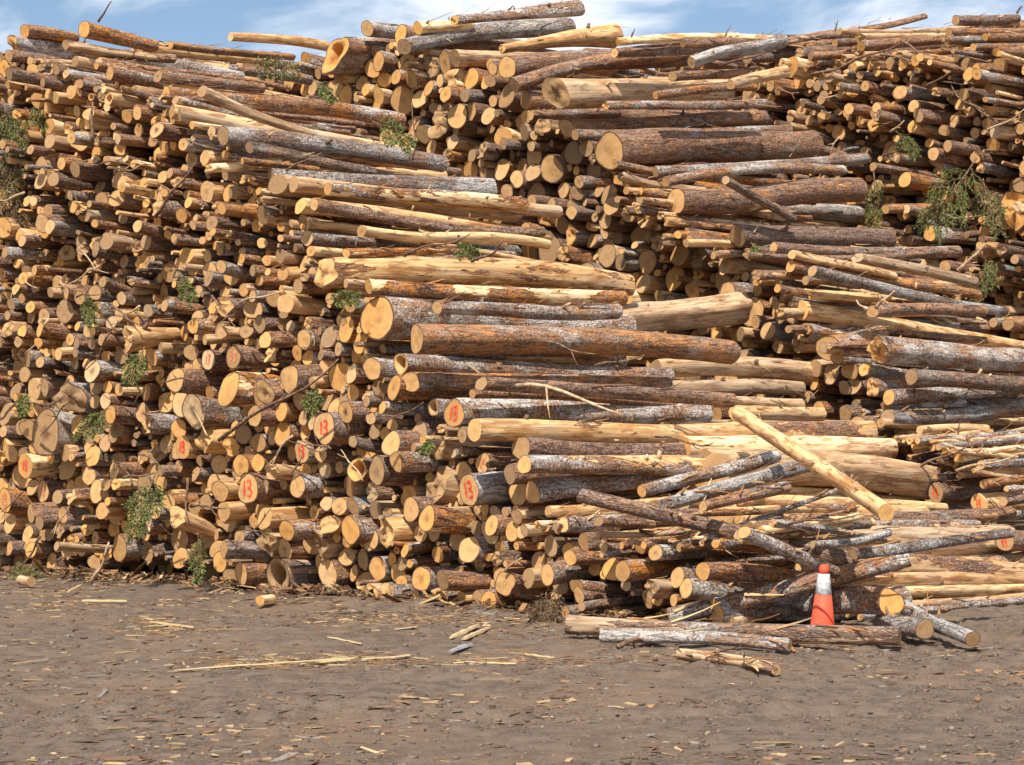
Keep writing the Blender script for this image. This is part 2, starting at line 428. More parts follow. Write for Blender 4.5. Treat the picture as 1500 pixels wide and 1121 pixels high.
13.2 1387 100 1520 116 15 13 gc
13.4 1340 113 0 0 18 0 bc
13.2 1448 128 1530 137 15 14 pc
13.2 1412 138 1520 150 19 16 bc
13.4 1203 172 1262 168 14 13 bc
13.4 1283 167 1330 162 20 18 mc
13.4 1260 178 1300 178 17 15 po
13.4 1398 177 1450 178 18 16 bc
13.3 1445 182 1520 180 18 17 rc
13.2 1457 194 1530 198 18 17 pc
13.4 1307 223 1350 228 21 18 bc
13.3 1487 308 1520 308 52 48 bt | broad gnarled log end at the right edge under the green bough # broad gnarled end at right edge
13.6 1130 66 1355 24 11 9 rc
13.6 1223 63 1520 40 12 12 gc | long grey pole along the crest of the right stack # long crest pole
13.5 1230 46 1465 40 10 13 pc
13.9 1400 30 1490 28 14 14 gc
13.4 1400 84 1520 52 14 14 gc
13.5 1180 100 1290 60 11 10 rt
13.8 1100 84 1230 66 12 12 rc
13.8 1050 78 1180 74 12 12 pc
13.5 1320 92 1500 84 12 11 rc
13.6 1150 62 1260 52 10 10 mc
13.6 1080 62 1210 54 11 11 rc
13.7 930 60 1080 52 9 9 pc
13.4 1430 100 1530 96 13 12 rc
13.4 1260 110 1330 108 12 11 gc
13.3 1310 80 1420 72 10 9 mc
"""
import bpy, math, random
import numpy as np
from mathutils import Vector, Matrix

SEED = 7
rng = np.random.default_rng(SEED)
SC = bpy.context.scene
COL = SC.collection
R = math.radians

# ------------------------------------------------------------------ camera
F = 3000.0; CXP = 750.0; CYP = 560.5; HORIZON = 655.0; EYE = 1.7
PITCH = math.atan((HORIZON - CYP) / F)
cam_d = bpy.data.cameras.new('camera'); cam = bpy.data.objects.new('camera', cam_d); COL.objects.link(cam)
cam_d.sensor_width = 36.0; cam_d.lens = 36.0 * F / 1500.0
cam_d.clip_start = 0.1; cam_d.clip_end = 5000.0
cam.location = (0, 0, EYE); cam.rotation_euler = (R(90) + PITCH, 0, 0)
SC.camera = cam

def ray(px, py):
    u = (px - CXP) / F; v = (CYP - py) / F
    c, s = math.cos(PITCH), math.sin(PITCH)
    return np.array([u, c - v * s, s + v * c])

S2 = math.sqrt(0.5)
D = np.array([S2, S2, 0.0])        # the direction every stack's logs run in
W = np.array([S2, -S2, 0.0])       # along the wall of cut ends, towards the camera
K0 = 21.5                          # the front stack's wall is x + y = K0
EYEV = np.array([0, 0, EYE])

def on_wall(px, py, off):
    r = ray(px, py)
    k = (K0 + off * math.sqrt(2)) / (r[0] + r[1])
    return EYEV + r * k

def on_ground(px, py, z=0.0):
    r = ray(px, py)
    k = (z - EYE) / r[2]
    return EYEV + r * k

def along(P0, px, py):
    """end of an axis from P0 in the vertical plane that holds D, seen at pixel px, py"""
    r = ray(px, py)
    q = r[0] / r[1]
    L = (q * P0[1] - P0[0]) / (S2 * (1 - q))
    Y = P0[1] + S2 * L
    return np.array([P0[0] + S2 * L, Y, EYE + Y * r[2] / r[1]]), L

def tz(P):
    """wall coordinates: t along W, z up, after sliding P along D"""
    return float(np.dot(P, W)), float(P[2])

def from_tz(t, z, off):
    return W * t + D * ((K0 + off * math.sqrt(2)) * S2) + np.array([0, 0, z])

# ------------------------------------------------------------------ noise (numpy value noise)
def hash3(ix, iy, iz, seed):
    n = (ix * 374761393 + iy * 668265263 + iz * 2147483647 + seed * 1274126177) & 0xffffffff
    n = ((n ^ (n >> 13)) * 1274126177) & 0xffffffff
    n = (n ^ (n >> 16)) & 0xffff
    return n / 65535.0

def vnoise(p, seed=0):
    p = np.asarray(p, float)
    i = np.floor(p).astype(np.int64); f = p - i; f = f * f * (3 - 2 * f)
    out = 0
    for dx in (0, 1):
        for dy in (0, 1):
            for dz in (0, 1):
                h = hash3(i[..., 0] + dx, i[..., 1] + dy, i[..., 2] + dz, seed)
                w = (f[..., 0] if dx else 1 - f[..., 0]) * (f[..., 1] if dy else 1 - f[..., 1]) * (f[..., 2] if dz else 1 - f[..., 2])
                out = out + h * w
    return out * 2 - 1

# ------------------------------------------------------------------ materials
def new_mat(name):
    m = bpy.data.materials.new(name); m.use_nodes = True
    nt = m.node_tree; nt.nodes.clear()
    out = nt.nodes.new('ShaderNodeOutputMaterial'); b = nt.nodes.new('ShaderNodeBsdfPrincipled')
    nt.links.new(b.outputs[0], out.inputs[0])
    b.inputs['Roughness'].default_value = 0.85
    b.inputs['Specular IOR Level'].default_value = 0.2
    return m, nt, b

class NG:
    """small helper that writes node graphs as expressions"""
    def __init__(s, nt): s.nt = nt
    def n(s, t, **k):
        nd = s.nt.nodes.new(t)
        for a, v in k.items(): setattr(nd, a, v)
        return nd
    def put(s, sock, v):
        if isinstance(v, bpy.types.NodeSocket): s.nt.links.new(v, sock)
        elif isinstance(v, (tuple, list)) and len(v) == 3 and sock.type == 'RGBA': sock.default_value = (*v, 1)
        else: sock.default_value = v
    def attr(s, name):
        return s.n('ShaderNodeAttribute', attribute_name=name)
    def math(s, op, a, b=0.0, c=0.0, clamp=False):
        nd = s.n('ShaderNodeMath', operation=op, use_clamp=clamp)
        for i, v in enumerate((a, b, c)): s.put(nd.inputs[i], v)
        return nd.outputs[0]
    def vmul(s, v, k):
        nd = s.n('ShaderNodeVectorMath', operation='MULTIPLY'); s.put(nd.inputs[0], v); nd.inputs[1].default_value = k
        return nd.outputs[0]
    def noise(s, v, scale, detail=3.0, rough=0.55, dist=0.0, color=False):
        nd = s.n('ShaderNodeTexNoise'); s.put(nd.inputs['Vector'], v)
        nd.inputs['Scale'].default_value = scale; nd.inputs['Detail'].default_value = detail
        nd.inputs['Roughness'].default_value = rough; nd.inputs['Distortion'].default_value = dist
        return nd.outputs['Color' if color else 'Fac']
    def vor(s, v, scale, feature='F1', out='Distance', rnd=1.0):
        nd = s.n('ShaderNodeTexVoronoi', feature=feature); s.put(nd.inputs['Vector'], v)
        nd.inputs['Scale'].default_value = scale; nd.inputs['Randomness'].default_value = rnd
        return nd.outputs[out]
    def step(s, v, lo, hi, a=0.0, b=1.0):
        nd = s.n('ShaderNodeMapRange', interpolation_type='SMOOTHSTEP')
        s.put(nd.inputs[0], v); s.put(nd.inputs[1], lo); s.put(nd.inputs[2], hi); nd.inputs[3].default_value = a; nd.inputs[4].default_value = b
        return nd.outputs[0]
    def mix(s, f, a, b, blend='MIX'):
        nd = s.n('ShaderNodeMix', data_type='RGBA', blend_type=blend, clamp_factor=True)
        s.put(nd.inputs[0], f); s.put(nd.inputs[6], a); s.put(nd.inputs[7], b)
        return nd.outputs[2]
    def sep(s, c):
        nd = s.n('ShaderNodeSeparateColor'); s.put(nd.inputs[0], c); return nd.outputs
    def bump(s, h, strength, dist, normal=None):
        nd = s.n('ShaderNodeBump'); s.put(nd.inputs['Height'], h)
        nd.inputs['Strength'].default_value = strength; nd.inputs['Distance'].default_value = dist
        if normal is not None: s.put(nd.inputs['Normal'], normal)
        return nd.outputs[0]

def wood_color(g, lp, tint):
    """bare debarked wood with grain, knots and weather stains"""
    streak = g.noise(g.vmul(lp, (1.3, 26, 26)), 1.0, 4, 0.6)
    c = g.mix(g.step(streak, 0.3, 0.7), (0.47, 0.255, 0.105), (0.76, 0.51, 0.255))
    c = g.mix(g.step(tint, 0.6, 1.0, 0, 0.8), c, (0.80, 0.64, 0.42))
    wea = g.noise(g.vmul(lp, (0.7, 5, 5)), 1.0, 4, 0.6)
    c = g.mix(g.step(wea, 0.5, 0.68, 0, 0.6), c, (0.40, 0.33, 0.27))
    stain = g.noise(g.vmul(lp, (1.6, 7, 7)), 1.0, 5, 0.62)
    c = g.mix(g.step(stain, 0.50, 0.66, 0, 0.8), c, (0.37, 0.165, 0.055))
    knot = g.vor(g.vmul(lp, (2.2, 7, 7)), 1.0)
    c = g.mix(g.step(knot, 0.06, 0.13, 0.85, 0), c, (0.16, 0.08, 0.035))
    crack = g.noise(g.vmul(lp, (0.8, 40, 40)), 1.0, 2, 0.5)
    c = g.mix(g.step(crack, 0.62, 0.72, 0, 0.6), c, (0.2, 0.1, 0.04))
    strip = g.noise(g.vmul(lp, (2.6, 16, 16)), 1.0, 5, 0.65, 0.2)
    c = g.mix(g.step(strip, 0.535, 0.58, 0, 0.72), c, (0.27, 0.13, 0.06))
    return c, streak

def make_bark():
    m, nt, b = new_mat('bark'); g = NG(nt)
    lp = g.attr('lp').outputs['Vector']; ca = g.attr('ca')
    s = g.sep(ca.outputs['Color']); peel, lich, red = s[0], s[1], s[2]; tint = ca.outputs['Alpha']
    fine = g.noise(lp, 34, 5, 0.65)
    med = g.noise(g.vmul(lp, (2.6, 11, 11)), 1.0, 5, 0.62)
    plates = g.vor(g.vmul(lp, (26, 48, 48)), 1.0)
    # grey-brown bark with scale plates
    c = g.mix(g.step(fine, 0.33, 0.66), (0.205, 0.107, 0.068), (0.54, 0.345, 0.232))
    c = g.mix(g.step(med, 0.42, 0.64, 0, 0.75), c, (0.255, 0.125, 0.075))
    c = g.mix(g.step(plates, 0.28, 0.55, 0, 0.5), c, (0.085, 0.052, 0.038))
    # rusty inner bark where scales fell
    rusty = g.noise(g.vmul(lp, (11, 24, 24)), 1.0, 6, 0.7, 0.4)
    thr = g.math('MULTIPLY_ADD', red, -0.30, 0.74)
    rbig = g.noise(g.vmul(lp, (2.4, 5, 5)), 1.0, 3, 0.55)
    rm = g.step(g.math('SUBTRACT', rusty, g.math('ADD', thr, g.math('MULTIPLY_ADD', rbig, -0.7, 0.35))), -0.03, 0.05)
    rc = g.mix(fine, (0.30, 0.105, 0.036), (0.64, 0.33, 0.135))
    c = g.mix(g.math('MULTIPLY', rm, 0.85), c, rc)
    # lichen scabs
    li = g.noise(g.vmul(lp, (34, 30, 30)), 1.0, 7, 0.74, 0.5)
    big = g.noise(g.vmul(lp, (1.7, 4, 4)), 1.0, 3, 0.5)
    lthr = g.math('ADD', g.math('MULTIPLY_ADD', lich, -0.26, 1.06), g.math('MULTIPLY', big, -0.72))
    lm = g.step(g.math('SUBTRACT', li, lthr), -0.05, 0.08)
    c = g.mix(g.math('MULTIPLY', lm, 0.78), c, g.mix(fine, (0.38, 0.35, 0.325), (0.72, 0.69, 0.65)))
    # peeled areas
    pn = g.math('ADD', g.math('MULTIPLY', g.noise(g.vmul(lp, (0.9, 4.5, 4.5)), 1.0, 5, 0.55, 0.3), 0.8), g.math('MULTIPLY', g.noise(g.vmul(lp, (5, 22, 22)), 1.0, 3, 0.6), 0.2))
    pthr = g.math('MULTIPLY_ADD', peel, -0.52, 0.76)
    pd = g.math('SUBTRACT', pn, pthr)
    edge = g.step(pd, -0.028, -0.012)
    c = g.mix(g.math('MULTIPLY', edge, 0.8), c, (0.36, 0.14, 0.045))
    pm = g.step(pd, -0.004, 0.006)
    wc, streak = wood_color(g, lp, tint)
    c = g.mix(pm, c, wc)
    gro = g.noise(g.vmul(lp, (4.5, 30, 30)), 1.0, 4, 0.65, 0.5); gro0 = g.step(gro, 0.5, 0.68)
    c = g.mix(g.math('MULTIPLY', g.step(gro, 0.56, 0.68, 0, 0.55), g.math('SUBTRACT', 1.0, pm)), c, (0.055, 0.034, 0.026))
    # hue drift from log to log
    hs = g.n('ShaderNodeHueSaturation'); hs.inputs['Hue'].default_value = 0.5
    g.put(hs.inputs['Saturation'], g.math('MULTIPLY_ADD', tint, 0.35, 0.80))
    g.put(hs.inputs['Value'], g.math('MULTIPLY_ADD', tint, 0.45, 0.80)); g.put(hs.inputs['Color'], c)
    nt.links.new(hs.outputs[0], b.inputs['Base Color'])
    h = g.math('ADD', g.math('MULTIPLY', fine, 0.5), g.math('MULTIPLY', plates, -0.5))
    h = g.math('ADD', h, g.math('MULTIPLY', lm, 0.3))
    h = g.math('ADD', h, g.math('MULTIPLY', gro0, -0.9))
    h = g.math('MULTIPLY', h, g.math('SUBTRACT', 1.0, pm))
    h = g.math('ADD', h, g.math('MULTIPLY', streak, g.math('MULTIPLY', pm, 0.55)))
    h = g.math('ADD', h, g.math('MULTIPLY', pm, -0.9))
    nt.links.new(g.bump(h, 1.0, 0.022), b.inputs['Normal'])
    return m

def make_cut():
    m, nt, b = new_mat('cut_wood'); g = NG(nt)
    lp = g.attr('lp').outputs['Vector']; ca = g.attr('ca'); rf = g.attr('rf').outputs['Fac']
    s = g.sep(ca.outputs['Color']); peel, rot = s[0], s[2]; tint = ca.outputs['Alpha']
    xyz = g.n('ShaderNodeSeparateXYZ'); g.put(xyz.inputs[0], lp)
    wob = g.noise(lp, 9, 3, 0.5)
    rr = g.math('SQRT', g.math('ADD', g.math('POWER', xyz.outputs[1], 2.0), g.math('POWER', xyz.outputs[2], 2.0)))
    rings = g.math('SINE', g.math('MULTIPLY_ADD', rr, 420.0, g.math('MULTIPLY', wob, 22.0)))
    fine = g.noise(g.vmul(lp, (40, 70, 45)), 1.0, 4, 0.65)
    blot = g.noise(lp, 11, 4, 0.6)
    c = g.mix(g.step(tint, 0.0, 0.6), (0.33, 0.205, 0.11), (0.66, 0.39, 0.165))
    c = g.mix(g.step(tint, 0.45, 0.95), c, (0.74, 0.365, 0.10))
    c = g.mix(g.step(rings, -0.6, 1.0, 0, 0.2), c, (0.40, 0.215, 0.085))
    c = g.mix(g.step(blot, 0.45, 0.72, 0, 0.55), c, (0.42, 0.21, 0.075))
    c = g.mix(g.step(fine, 0.5, 0.78, 0, 0.4), c, (0.88, 0.71, 0.47))
    heart = g.step(g.math('ADD', rf, g.math('MULTIPLY', blot, 0.45)), 0.3, 0.62, 0.38, 0)
    c = g.mix(heart, c, (0.40, 0.195, 0.07))
    # rot and star cracks
    ang = g.math('ARCTAN2', xyz.outputs[1], xyz.outputs[2])
    an = g.n('ShaderNodeCombineXYZ'); g.put(an.inputs[0], g.math('SINE', ang)); g.put(an.inputs[1], g.math('COSINE', ang)); g.put(an.inputs[2], xyz.outputs[0])
    star = g.noise(an.outputs[0], 3.2, 3, 0.6)
    rotm = g.math('MULTIPLY', g.step(g.math('ADD', rf, g.math('MULTIPLY', star, 0.9)), 0.55, 0.95, 1.0, 0.0), rot)
    c = g.mix(rotm, c, (0.085, 0.04, 0.018))
    check = g.math('MULTIPLY', g.step(star, 0.66, 0.70), g.step(rf, 0.15, 0.8, 0.7, 0.0))
    c = g.mix(check, c, (0.15, 0.07, 0.03))
    dirt = g.noise(lp, 5, 5, 0.6)
    c = g.mix(g.step(dirt, 0.56, 0.72, 0, 0.45), c, (0.22, 0.14, 0.085))
    pv = g.noise(g.vmul(lp, (0.43, 0.25, 0.25)), 1.0, 2, 0.5)
    c = g.mix(g.step(pv, 0.36, 0.52, 0.62, 0.0), c, (0.215, 0.125, 0.065))
    c = g.mix(g.step(pv, 0.56, 0.70, 0.0, 0.45), c, (0.74, 0.58, 0.38))
    rim = g.math('MULTIPLY', g.step(g.math('ADD', rf, g.math('MULTIPLY', wob, 0.06)), 0.945, 0.97), g.step(peel, 0.6, 0.8, 1.0, 0.0))
    c = g.mix(rim, c, (0.115, 0.058, 0.036))
    nt.links.new(c, b.inputs['Base Color'])
    h = g.math('ADD', g.math('MULTIPLY', fine, 0.6), g.math('MULTIPLY', rings, 0.12))
    h = g.math('ADD', h, g.math('MULTIPLY', check, -1.0))
    nt.links.new(g.bump(h, 0.7, 0.008), b.inputs['Normal'])
    return m

def make_simple(name, a, bcol, scale, rough=0.85, bump=0.0, coord='Object', detail=4, lo=0.35, hi=0.65):
    m, nt, b = new_mat(name); g = NG(nt)
    tc = g.n('ShaderNodeTexCoord').outputs[coord]
    f = g.noise(tc, scale, detail, 0.6)
    nt.links.new(g.mix(g.step(f, lo, hi), a, bcol), b.inputs['Base Color'])
    b.inputs['Roughness'].default_value = rough
    if bump: nt.links.new(g.bump(f, 0.8, bump), b.inputs['Normal'])
    return m

def make_ground():
    m, nt, b = new_mat('dirt'); g = NG(nt)
    tc = g.n('ShaderNodeTexCoord').outputs['Object']
    big = g.noise(tc, 0.55, 4, 0.6); mid = g.noise(tc, 5.5, 5, 0.65); fine = g.noise(tc, 42, 5, 0.7); tiny = g.noise(tc, 150, 3, 0.6)
    c = g.mix(g.step(mid, 0.34, 0.66), (0.095, 0.064, 0.046), (0.225, 0.163, 0.120))
    c = g.mix(g.step(fine, 0.36, 0.68, 0, 0.75), c, (0.245, 0.186, 0.143))
    c = g.mix(g.step(tiny, 0.56, 0.74, 0, 0.6), c, (0.06, 0.047, 0.038))
    c = g.mix(g.step(big, 0.46, 0.66, 0, 0.6), c, (0.25, 0.165, 0.108))
    spk = g.noise(tc, 75, 2, 0.5)
    c = g.mix(g.step(spk, 0.69, 0.73, 0, 0.7), c, (0.5, 0.30, 0.14))
    nt.links.new(c, b.inputs['Base Color'])
    h = g.math('ADD', g.math('MULTIPLY', mid, 0.6), g.math('MULTIPLY', fine, 0.5))
    h = g.math('ADD', h, g.math('MULTIPLY', tiny, 0.2))
    nt.links.new(g.bump(h, 1.0, 0.05), b.inputs['Normal'])
    b.inputs['Roughness'].default_value = 0.95
    return m

def make_vcol(name, rough=0.85):
    m, nt, b = new_mat(name); g = NG(nt)
    a = g.attr('tone').outputs['Color']
    tc = g.n('ShaderNodeTexCoord').outputs['Object']
    f = g.noise(tc, 60, 3, 0.6)
    nt.links.new(g.mix(g.step(f, 0.3, 0.7, 0.0, 0.35), a, (0.12, 0.07, 0.04)), b.inputs['Base Color'])
    b.inputs['Roughness'].default_value = rough
    return m

M_BARK = make_bark(); M_CUT = make_cut(); M_DIRT = make_ground(); M_BITS = make_vcol('splinter_wood'); M_NEEDLE = make_vcol('fir_needles', 0.6)
M_PAINT = make_simple('red_paint', (0.74, 0.05, 0.03), (0.66, 0.24, 0.11), 34, 0.8, lo=0.46, hi=0.72)
M_FADED_SHADED = make_simple('faded_shaded_red_paint', (0.60, 0.10, 0.06), (0.60, 0.30, 0.15), 30, 0.85, lo=0.38, hi=0.6)  # faint red for marks on shaded ends, their shade put into the paint colour
M_TWIG = make_simple('twig_bark', (0.10, 0.055, 0.035), (0.26, 0.16, 0.10), 20, 0.85)
M_TWIGPALE = make_simple('bare_twig', (0.36, 0.22, 0.12), (0.62, 0.45, 0.28), 16, 0.85)

# ------------------------------------------------------------------ log geometry
BARKS = {'g': (0.12, 0.80, 0.52), 'b': (0.18, 0.3, 0.62), 'r': (0.2, 0.26, 0.62), 'p': (0.86, 0.3, 0.4), 'm': (0.52, 0.42, 0.6), 'o': (0.3, 0.35, 0.6)}

def basis(a):
    a = a / np.linalg.norm(a)
    up = np.array([0, 0, 1.0])
    if abs(a[2]) > 0.95: up = np.array([1.0, 0, 0])
    y = np.cross(up, a); y /= np.linalg.norm(y)
    z = np.cross(a, y)
    return a, y, z

def log_geo(P0, P1, r0, r1, code, seed, fine, tintv=None):
    """returns (body verts, faces, cap-face start, lp, rf), (cap ...), ca"""
    rs = np.random.default_rng(seed)
    ax = P1 - P0; L = float(np.linalg.norm(ax)); a, y, z = basis(ax)
    nseg = 22 if fine else 13
    nring = max(5, int(L / (0.16 if fine else 0.45)))
    bark = code[0]; ends = code[1:]
    rotten = 't' in ends or 'h' in ends
    pl, li, rd = BARKS[bark]
    pl = float(np.clip(pl + rs.normal(0, 0.07), 0, 1)); li = float(np.clip(li + rs.normal(0, 0.2), 0, 1)); rd = float(np.clip(rd + rs.normal(0, 0.2), 0, 1))
    tint = float(np.clip(rs.normal(0.5, 0.3), 0.02, 0.98)) if tintv is None else tintv
    if 'o' in ends: tint = 0.95
    if 'w' in ends: tint = 0.62
    if 'n' in ends: tint = max(tint, 0.5)
    # outline
    phi = np.linspace(0, 2 * math.pi, nseg, endpoint=False)
    cross = np.ones(nseg)
    for k, am in ((2, 0.055), (3, 0.04), (4, 0.025), (5, 0.02)):
        cross += rs.normal(0, am * (1.8 if rotten and k > 2 else 1)) * np.cos(k * phi + rs.uniform(0, 6.28))
    s = np.linspace(0, 1, nring)
    rad = r0 + (r1 - r0) * s
    if r1 > r0 * 1.25 and 'f' not in ends:   # butt flare towards the far end
        rad = r0 + (r1 - r0) * s ** 1.6
    flare = 1 + (0.25 if 'x' in ends and bark == 'g' else 0.02) * np.exp(-s * L / 0.25)
    rad = rad * flare
    off = np.zeros((nring, 2))
    bend = rs.normal(0, 0.016) * L; ph = rs.uniform(0, 6.28)
    bow = np.sin(s * math.pi) * bend + np.sin(s * 2 * math.pi) * rs.normal(0, 0.004) * L
    off[:, 0] = bow * math.cos(ph); off[:, 1] = bow * math.sin(ph)
    SS, PP = np.meshgrid(s, phi, indexing='ij')
    lump = vnoise(np.stack([SS * L * 2.1 + seed % 97 * 3.1, np.cos(PP) * 1.5, np.sin(PP) * 1.5], -1), 3)
    lump2 = vnoise(np.stack([SS * L * 7 + seed % 97, np.cos(PP) * 3.5, np.sin(PP) * 3.5], -1), 5)
    rr = rad[:, None] * cross[None] * (1 + 0.05 * lump + (0.03 if fine else 0.0) * lump2)
    if 'v' in ends: cross = cross * (1.08 - 0.42 * np.exp(-((phi - 1.75) / 0.42) ** 2)) * (1 - 0.18 * np.exp(-((phi - 4.1) / 0.5) ** 2)); rr = rad[:, None] * cross[None] * (1 + 0.05 * lump)
    # oblique saw cut
    ty, tz_ = rs.normal(0, 0.16, 2)
    if 'n' in ends or 's' in ends: ty, tz_ = ty * .3, tz_ * .3
    yy = rr * np.cos(PP) + off[:, 0:1]; zz = rr * np.sin(PP) + off[:, 1:2]
    xx = SS * L + (rr * np.cos(PP) * ty + rr * np.sin(PP) * tz_) * np.clip(1 - SS * L / 0.6, 0, 1)
    if 't' in ends:
        rag = vnoise(np.stack([np.cos(phi) * 2.2, np.sin(phi) * 2.2, np.full(nseg, seed % 51 * 1.7)], -1), 9) * r0 * 0.4
        xx[0] = xx[0] + rag
        step_ax = rs.uniform(0, 6.28); xx[0] += np.where(np.cos(phi - step_ax) > 0.25, r0 * rs.uniform(0.2, 0.6), 0)
    def world(x, yv, zv): return P0 + x[..., None] * a + yv[..., None] * y + zv[..., None] * z
    V = world(xx, yy, zz).reshape(-1, 3)
    so = (seed * 7.31) % 400
    LP = np.stack([xx + so, yy, zz], -1).reshape(-1, 3)
    faces = []
    for i in range(nring - 1):
        for j in range(nseg):
            k = (j + 1) % nseg
            faces.append((i * nseg + j, i * nseg + k, (i + 1) * nseg + k, (i + 1) * nseg + j))
    nbody = len(faces)
    RF = np.zeros(len(V))
    # far cap
    n0 = len(V)
    last = np.stack([xx[-1], yy[-1], zz[-1]], -1); cen = last.mean(0)
    capf = np.concatenate([last, [cen]]); V = np.concatenate([V, world(capf[:, 0], capf[:, 1], capf[:, 2])])
    LP = np.concatenate([LP, capf + [so, 0, 0]]); RF = np.concatenate([RF, np.ones(nseg), [0]])
    for j in range(nseg): faces.append((n0 + j, n0 + (j + 1) % nseg, n0 + nseg))
    # near cap
    rim = np.stack([xx[0], yy[0], zz[0]], -1); cen = np.array([xx[0].mean(), yy[0].mean(), zz[0].mean()])
    hollow = 'h' in ends
    if hollow:
        prof = [(1.0, 0), (0.93, 0), (0.66, -0.0), (0.60, 0.10), (0.5, 0.55), (0.2, 0.9), (0.0, 0.95)]
    elif fine: prof = [(1.0, 0), (0.93, 0), (0.8, 0), (0.65, 0), (0.5, 0), (0.34, 0), (0.18, 0), (0, 0)]
    else: prof = [(1.0, 0), (0.93, 0), (0.5, 0), (0, 0)]
    cv = []; cr = []
    for q, (f, dep) in enumerate(prof[:-1]):
        ring = cen + (rim - cen) * f
        if hollow and 0.1 < f < 0.7:
            jag = 1 + 0.35 * vnoise(np.stack([np.cos(phi) * 1.6, np.sin(phi) * 1.6, np.full(nseg, seed % 31 * 2.3 + (dep > 0.2))], -1), 11)
            if q == 2 or q == 3:
                ring = cen + (rim - cen) * (f * jag)[:, None]
        if f < 1.0:
            am = 0.24 if 't' in ends else (0.10 if 'x' in ends else 0.035)
            if 'n' in ends or 's' in ends: am = 0.0
            fade = 1.0 if f < 0.9 else 0.4
            ring = ring.copy()
            nn = vnoise(np.stack([ring[:, 1] / r0 * 1.8 + seed % 13, ring[:, 2] / r0 * 1.8, np.full(nseg, seed % 41 * 1.3)], -1), 13)
            nn2 = vnoise(np.stack([ring[:, 1] / r0 * 6 + seed % 13, ring[:, 2] / r0 * 6, np.full(nseg, seed % 41 * 1.3)], -1), 15)
            ring[:, 0] += (nn * am + nn2 * am * 0.6) * r0 * fade
            ring[:, 0] += dep
        cv.append(ring); cr += [f] * nseg
    ce = cen.copy(); ce[0] += prof[-1][1]; cv.append(ce[None]); cr.append(0)
    CL = np.concatenate(cv); CV = world(CL[:, 0], CL[:, 1], CL[:, 2]); CLP = CL + [so, 0, 0]
    cf = []
    nr = len(prof) - 1
    for i in range(nr - 1):
        for j in range(nseg):
            k = (j + 1) % nseg
            cf.append((i * nseg + k, i * nseg + j, (i + 1) * nseg + j, (i + 1) * nseg + k))
    for j in range(nseg): cf.append(((nr - 1) * nseg + (j + 1) % nseg, (nr - 1) * nseg + j, nr * nseg))
    rotv = 1.0 if hollow else (0.95 if 'x' in ends else (0.7 if 't' in ends and rs.random() < 0.5 else (0.35 if rs.random() < 0.12 else 0.0)))
    return dict(V=V, F=faces, nb=nbody, LP=LP, RF=RF, ca=(pl, li, rd, tint), CV=CV, CF=cf, CLP=CLP, CRF=np.array(cr), cca=(pl, li, rotv, tint), frame=(P0 + cen[0] * a + cen[1] * y + cen[2] * z, a, y, z, r0), tilt=(ty, tz_))

def set_attrs(me, LP, RF, CA):
    at = me.attributes.new('lp', 'FLOAT_VECTOR', 'POINT'); at.data.foreach_set('vector', np.ascontiguousarray(LP, np.float32).ravel())
    at = me.attributes.new('rf', 'FLOAT', 'POINT'); at.data.foreach_set('value', np.ascontiguousarray(RF, np.float32))
    at = me.attributes.new('ca', 'FLOAT_COLOR', 'POINT'); at.data.foreach_set('color', np.ascontiguousarray(CA, np.float32).ravel())

def link(name, me, parent=None):
    o = bpy.data.objects.new(name, me); COL.objects.link(o)
    if parent is not None: o.parent = parent
    return o

def tag(o, label=None, cat=None, group=None, kind=None):
    if label: o['label'] = label
    if cat: o['category'] = cat
    if group: o['group'] = group
    if kind: o['kind'] = kind
    return o

def mesh_np(name, V, F, mats, smooth=True):
    me = bpy.data.meshes.new(name)
    me.from_pydata(np.asarray(V).tolist(), [], F)
    for m in mats: me.materials.append(m)
    if smooth: me.polygons.foreach_set('use_smooth', np.ones(len(me.polygons), bool))
    return me

def build_log(gx):
    """one log as a thing: bark body, its cut end as a child"""
    org = gx['V'][:, :].mean(0).copy(); org[2] = gx['V'][:, 2].min()
    me = mesh_np('log', gx['V'] - org, gx['F'], [M_BARK, M_CUT])
    mi = np.zeros(len(gx['F']), np.int32); mi[gx['nb']:] = 1
    me.polygons.foreach_set('material_index', mi)
    set_attrs(me, gx['LP'], gx['RF'], np.tile(gx['ca'], (len(gx['V']), 1)))
    o = link('log', me); o.location = org
    mc = mesh_np('cut_end', gx['CV'] - org, gx['CF'], [M_CUT], smooth=True)
    set_attrs(mc, gx['CLP'], gx['CRF'], np.tile(gx['cca'], (len(gx['CV']), 1)))
    c = link('cut_end', mc, o)
    return o, c, org

def tube(pts, rads, n=6):
    """tapering tube along points; returns V, F"""
    V = []; Fc = []
    pts = [np.asarray(p, float) for p in pts]
    for i, p in enumerate(pts):
        t = pts[min(i + 1, len(pts) - 1)] - pts[max(i - 1, 0)]
        a, y, z = basis(t)
        for j in range(n):
            an = 2 * math.pi * j / n
            V.append(p + (y * math.cos(an) + z * math.sin(an)) * rads[i])
    for i in range(len(pts) - 1):
        for j in range(n):
            k = (j + 1) % n
            Fc.append((i * n + j, i * n + k, (i + 1) * n + k, (i + 1) * n + j))
    Fc.append(tuple(range(n))[::-1]); Fc.append(tuple((len(pts) - 1) * n + j for j in range(n)))
    return V, Fc

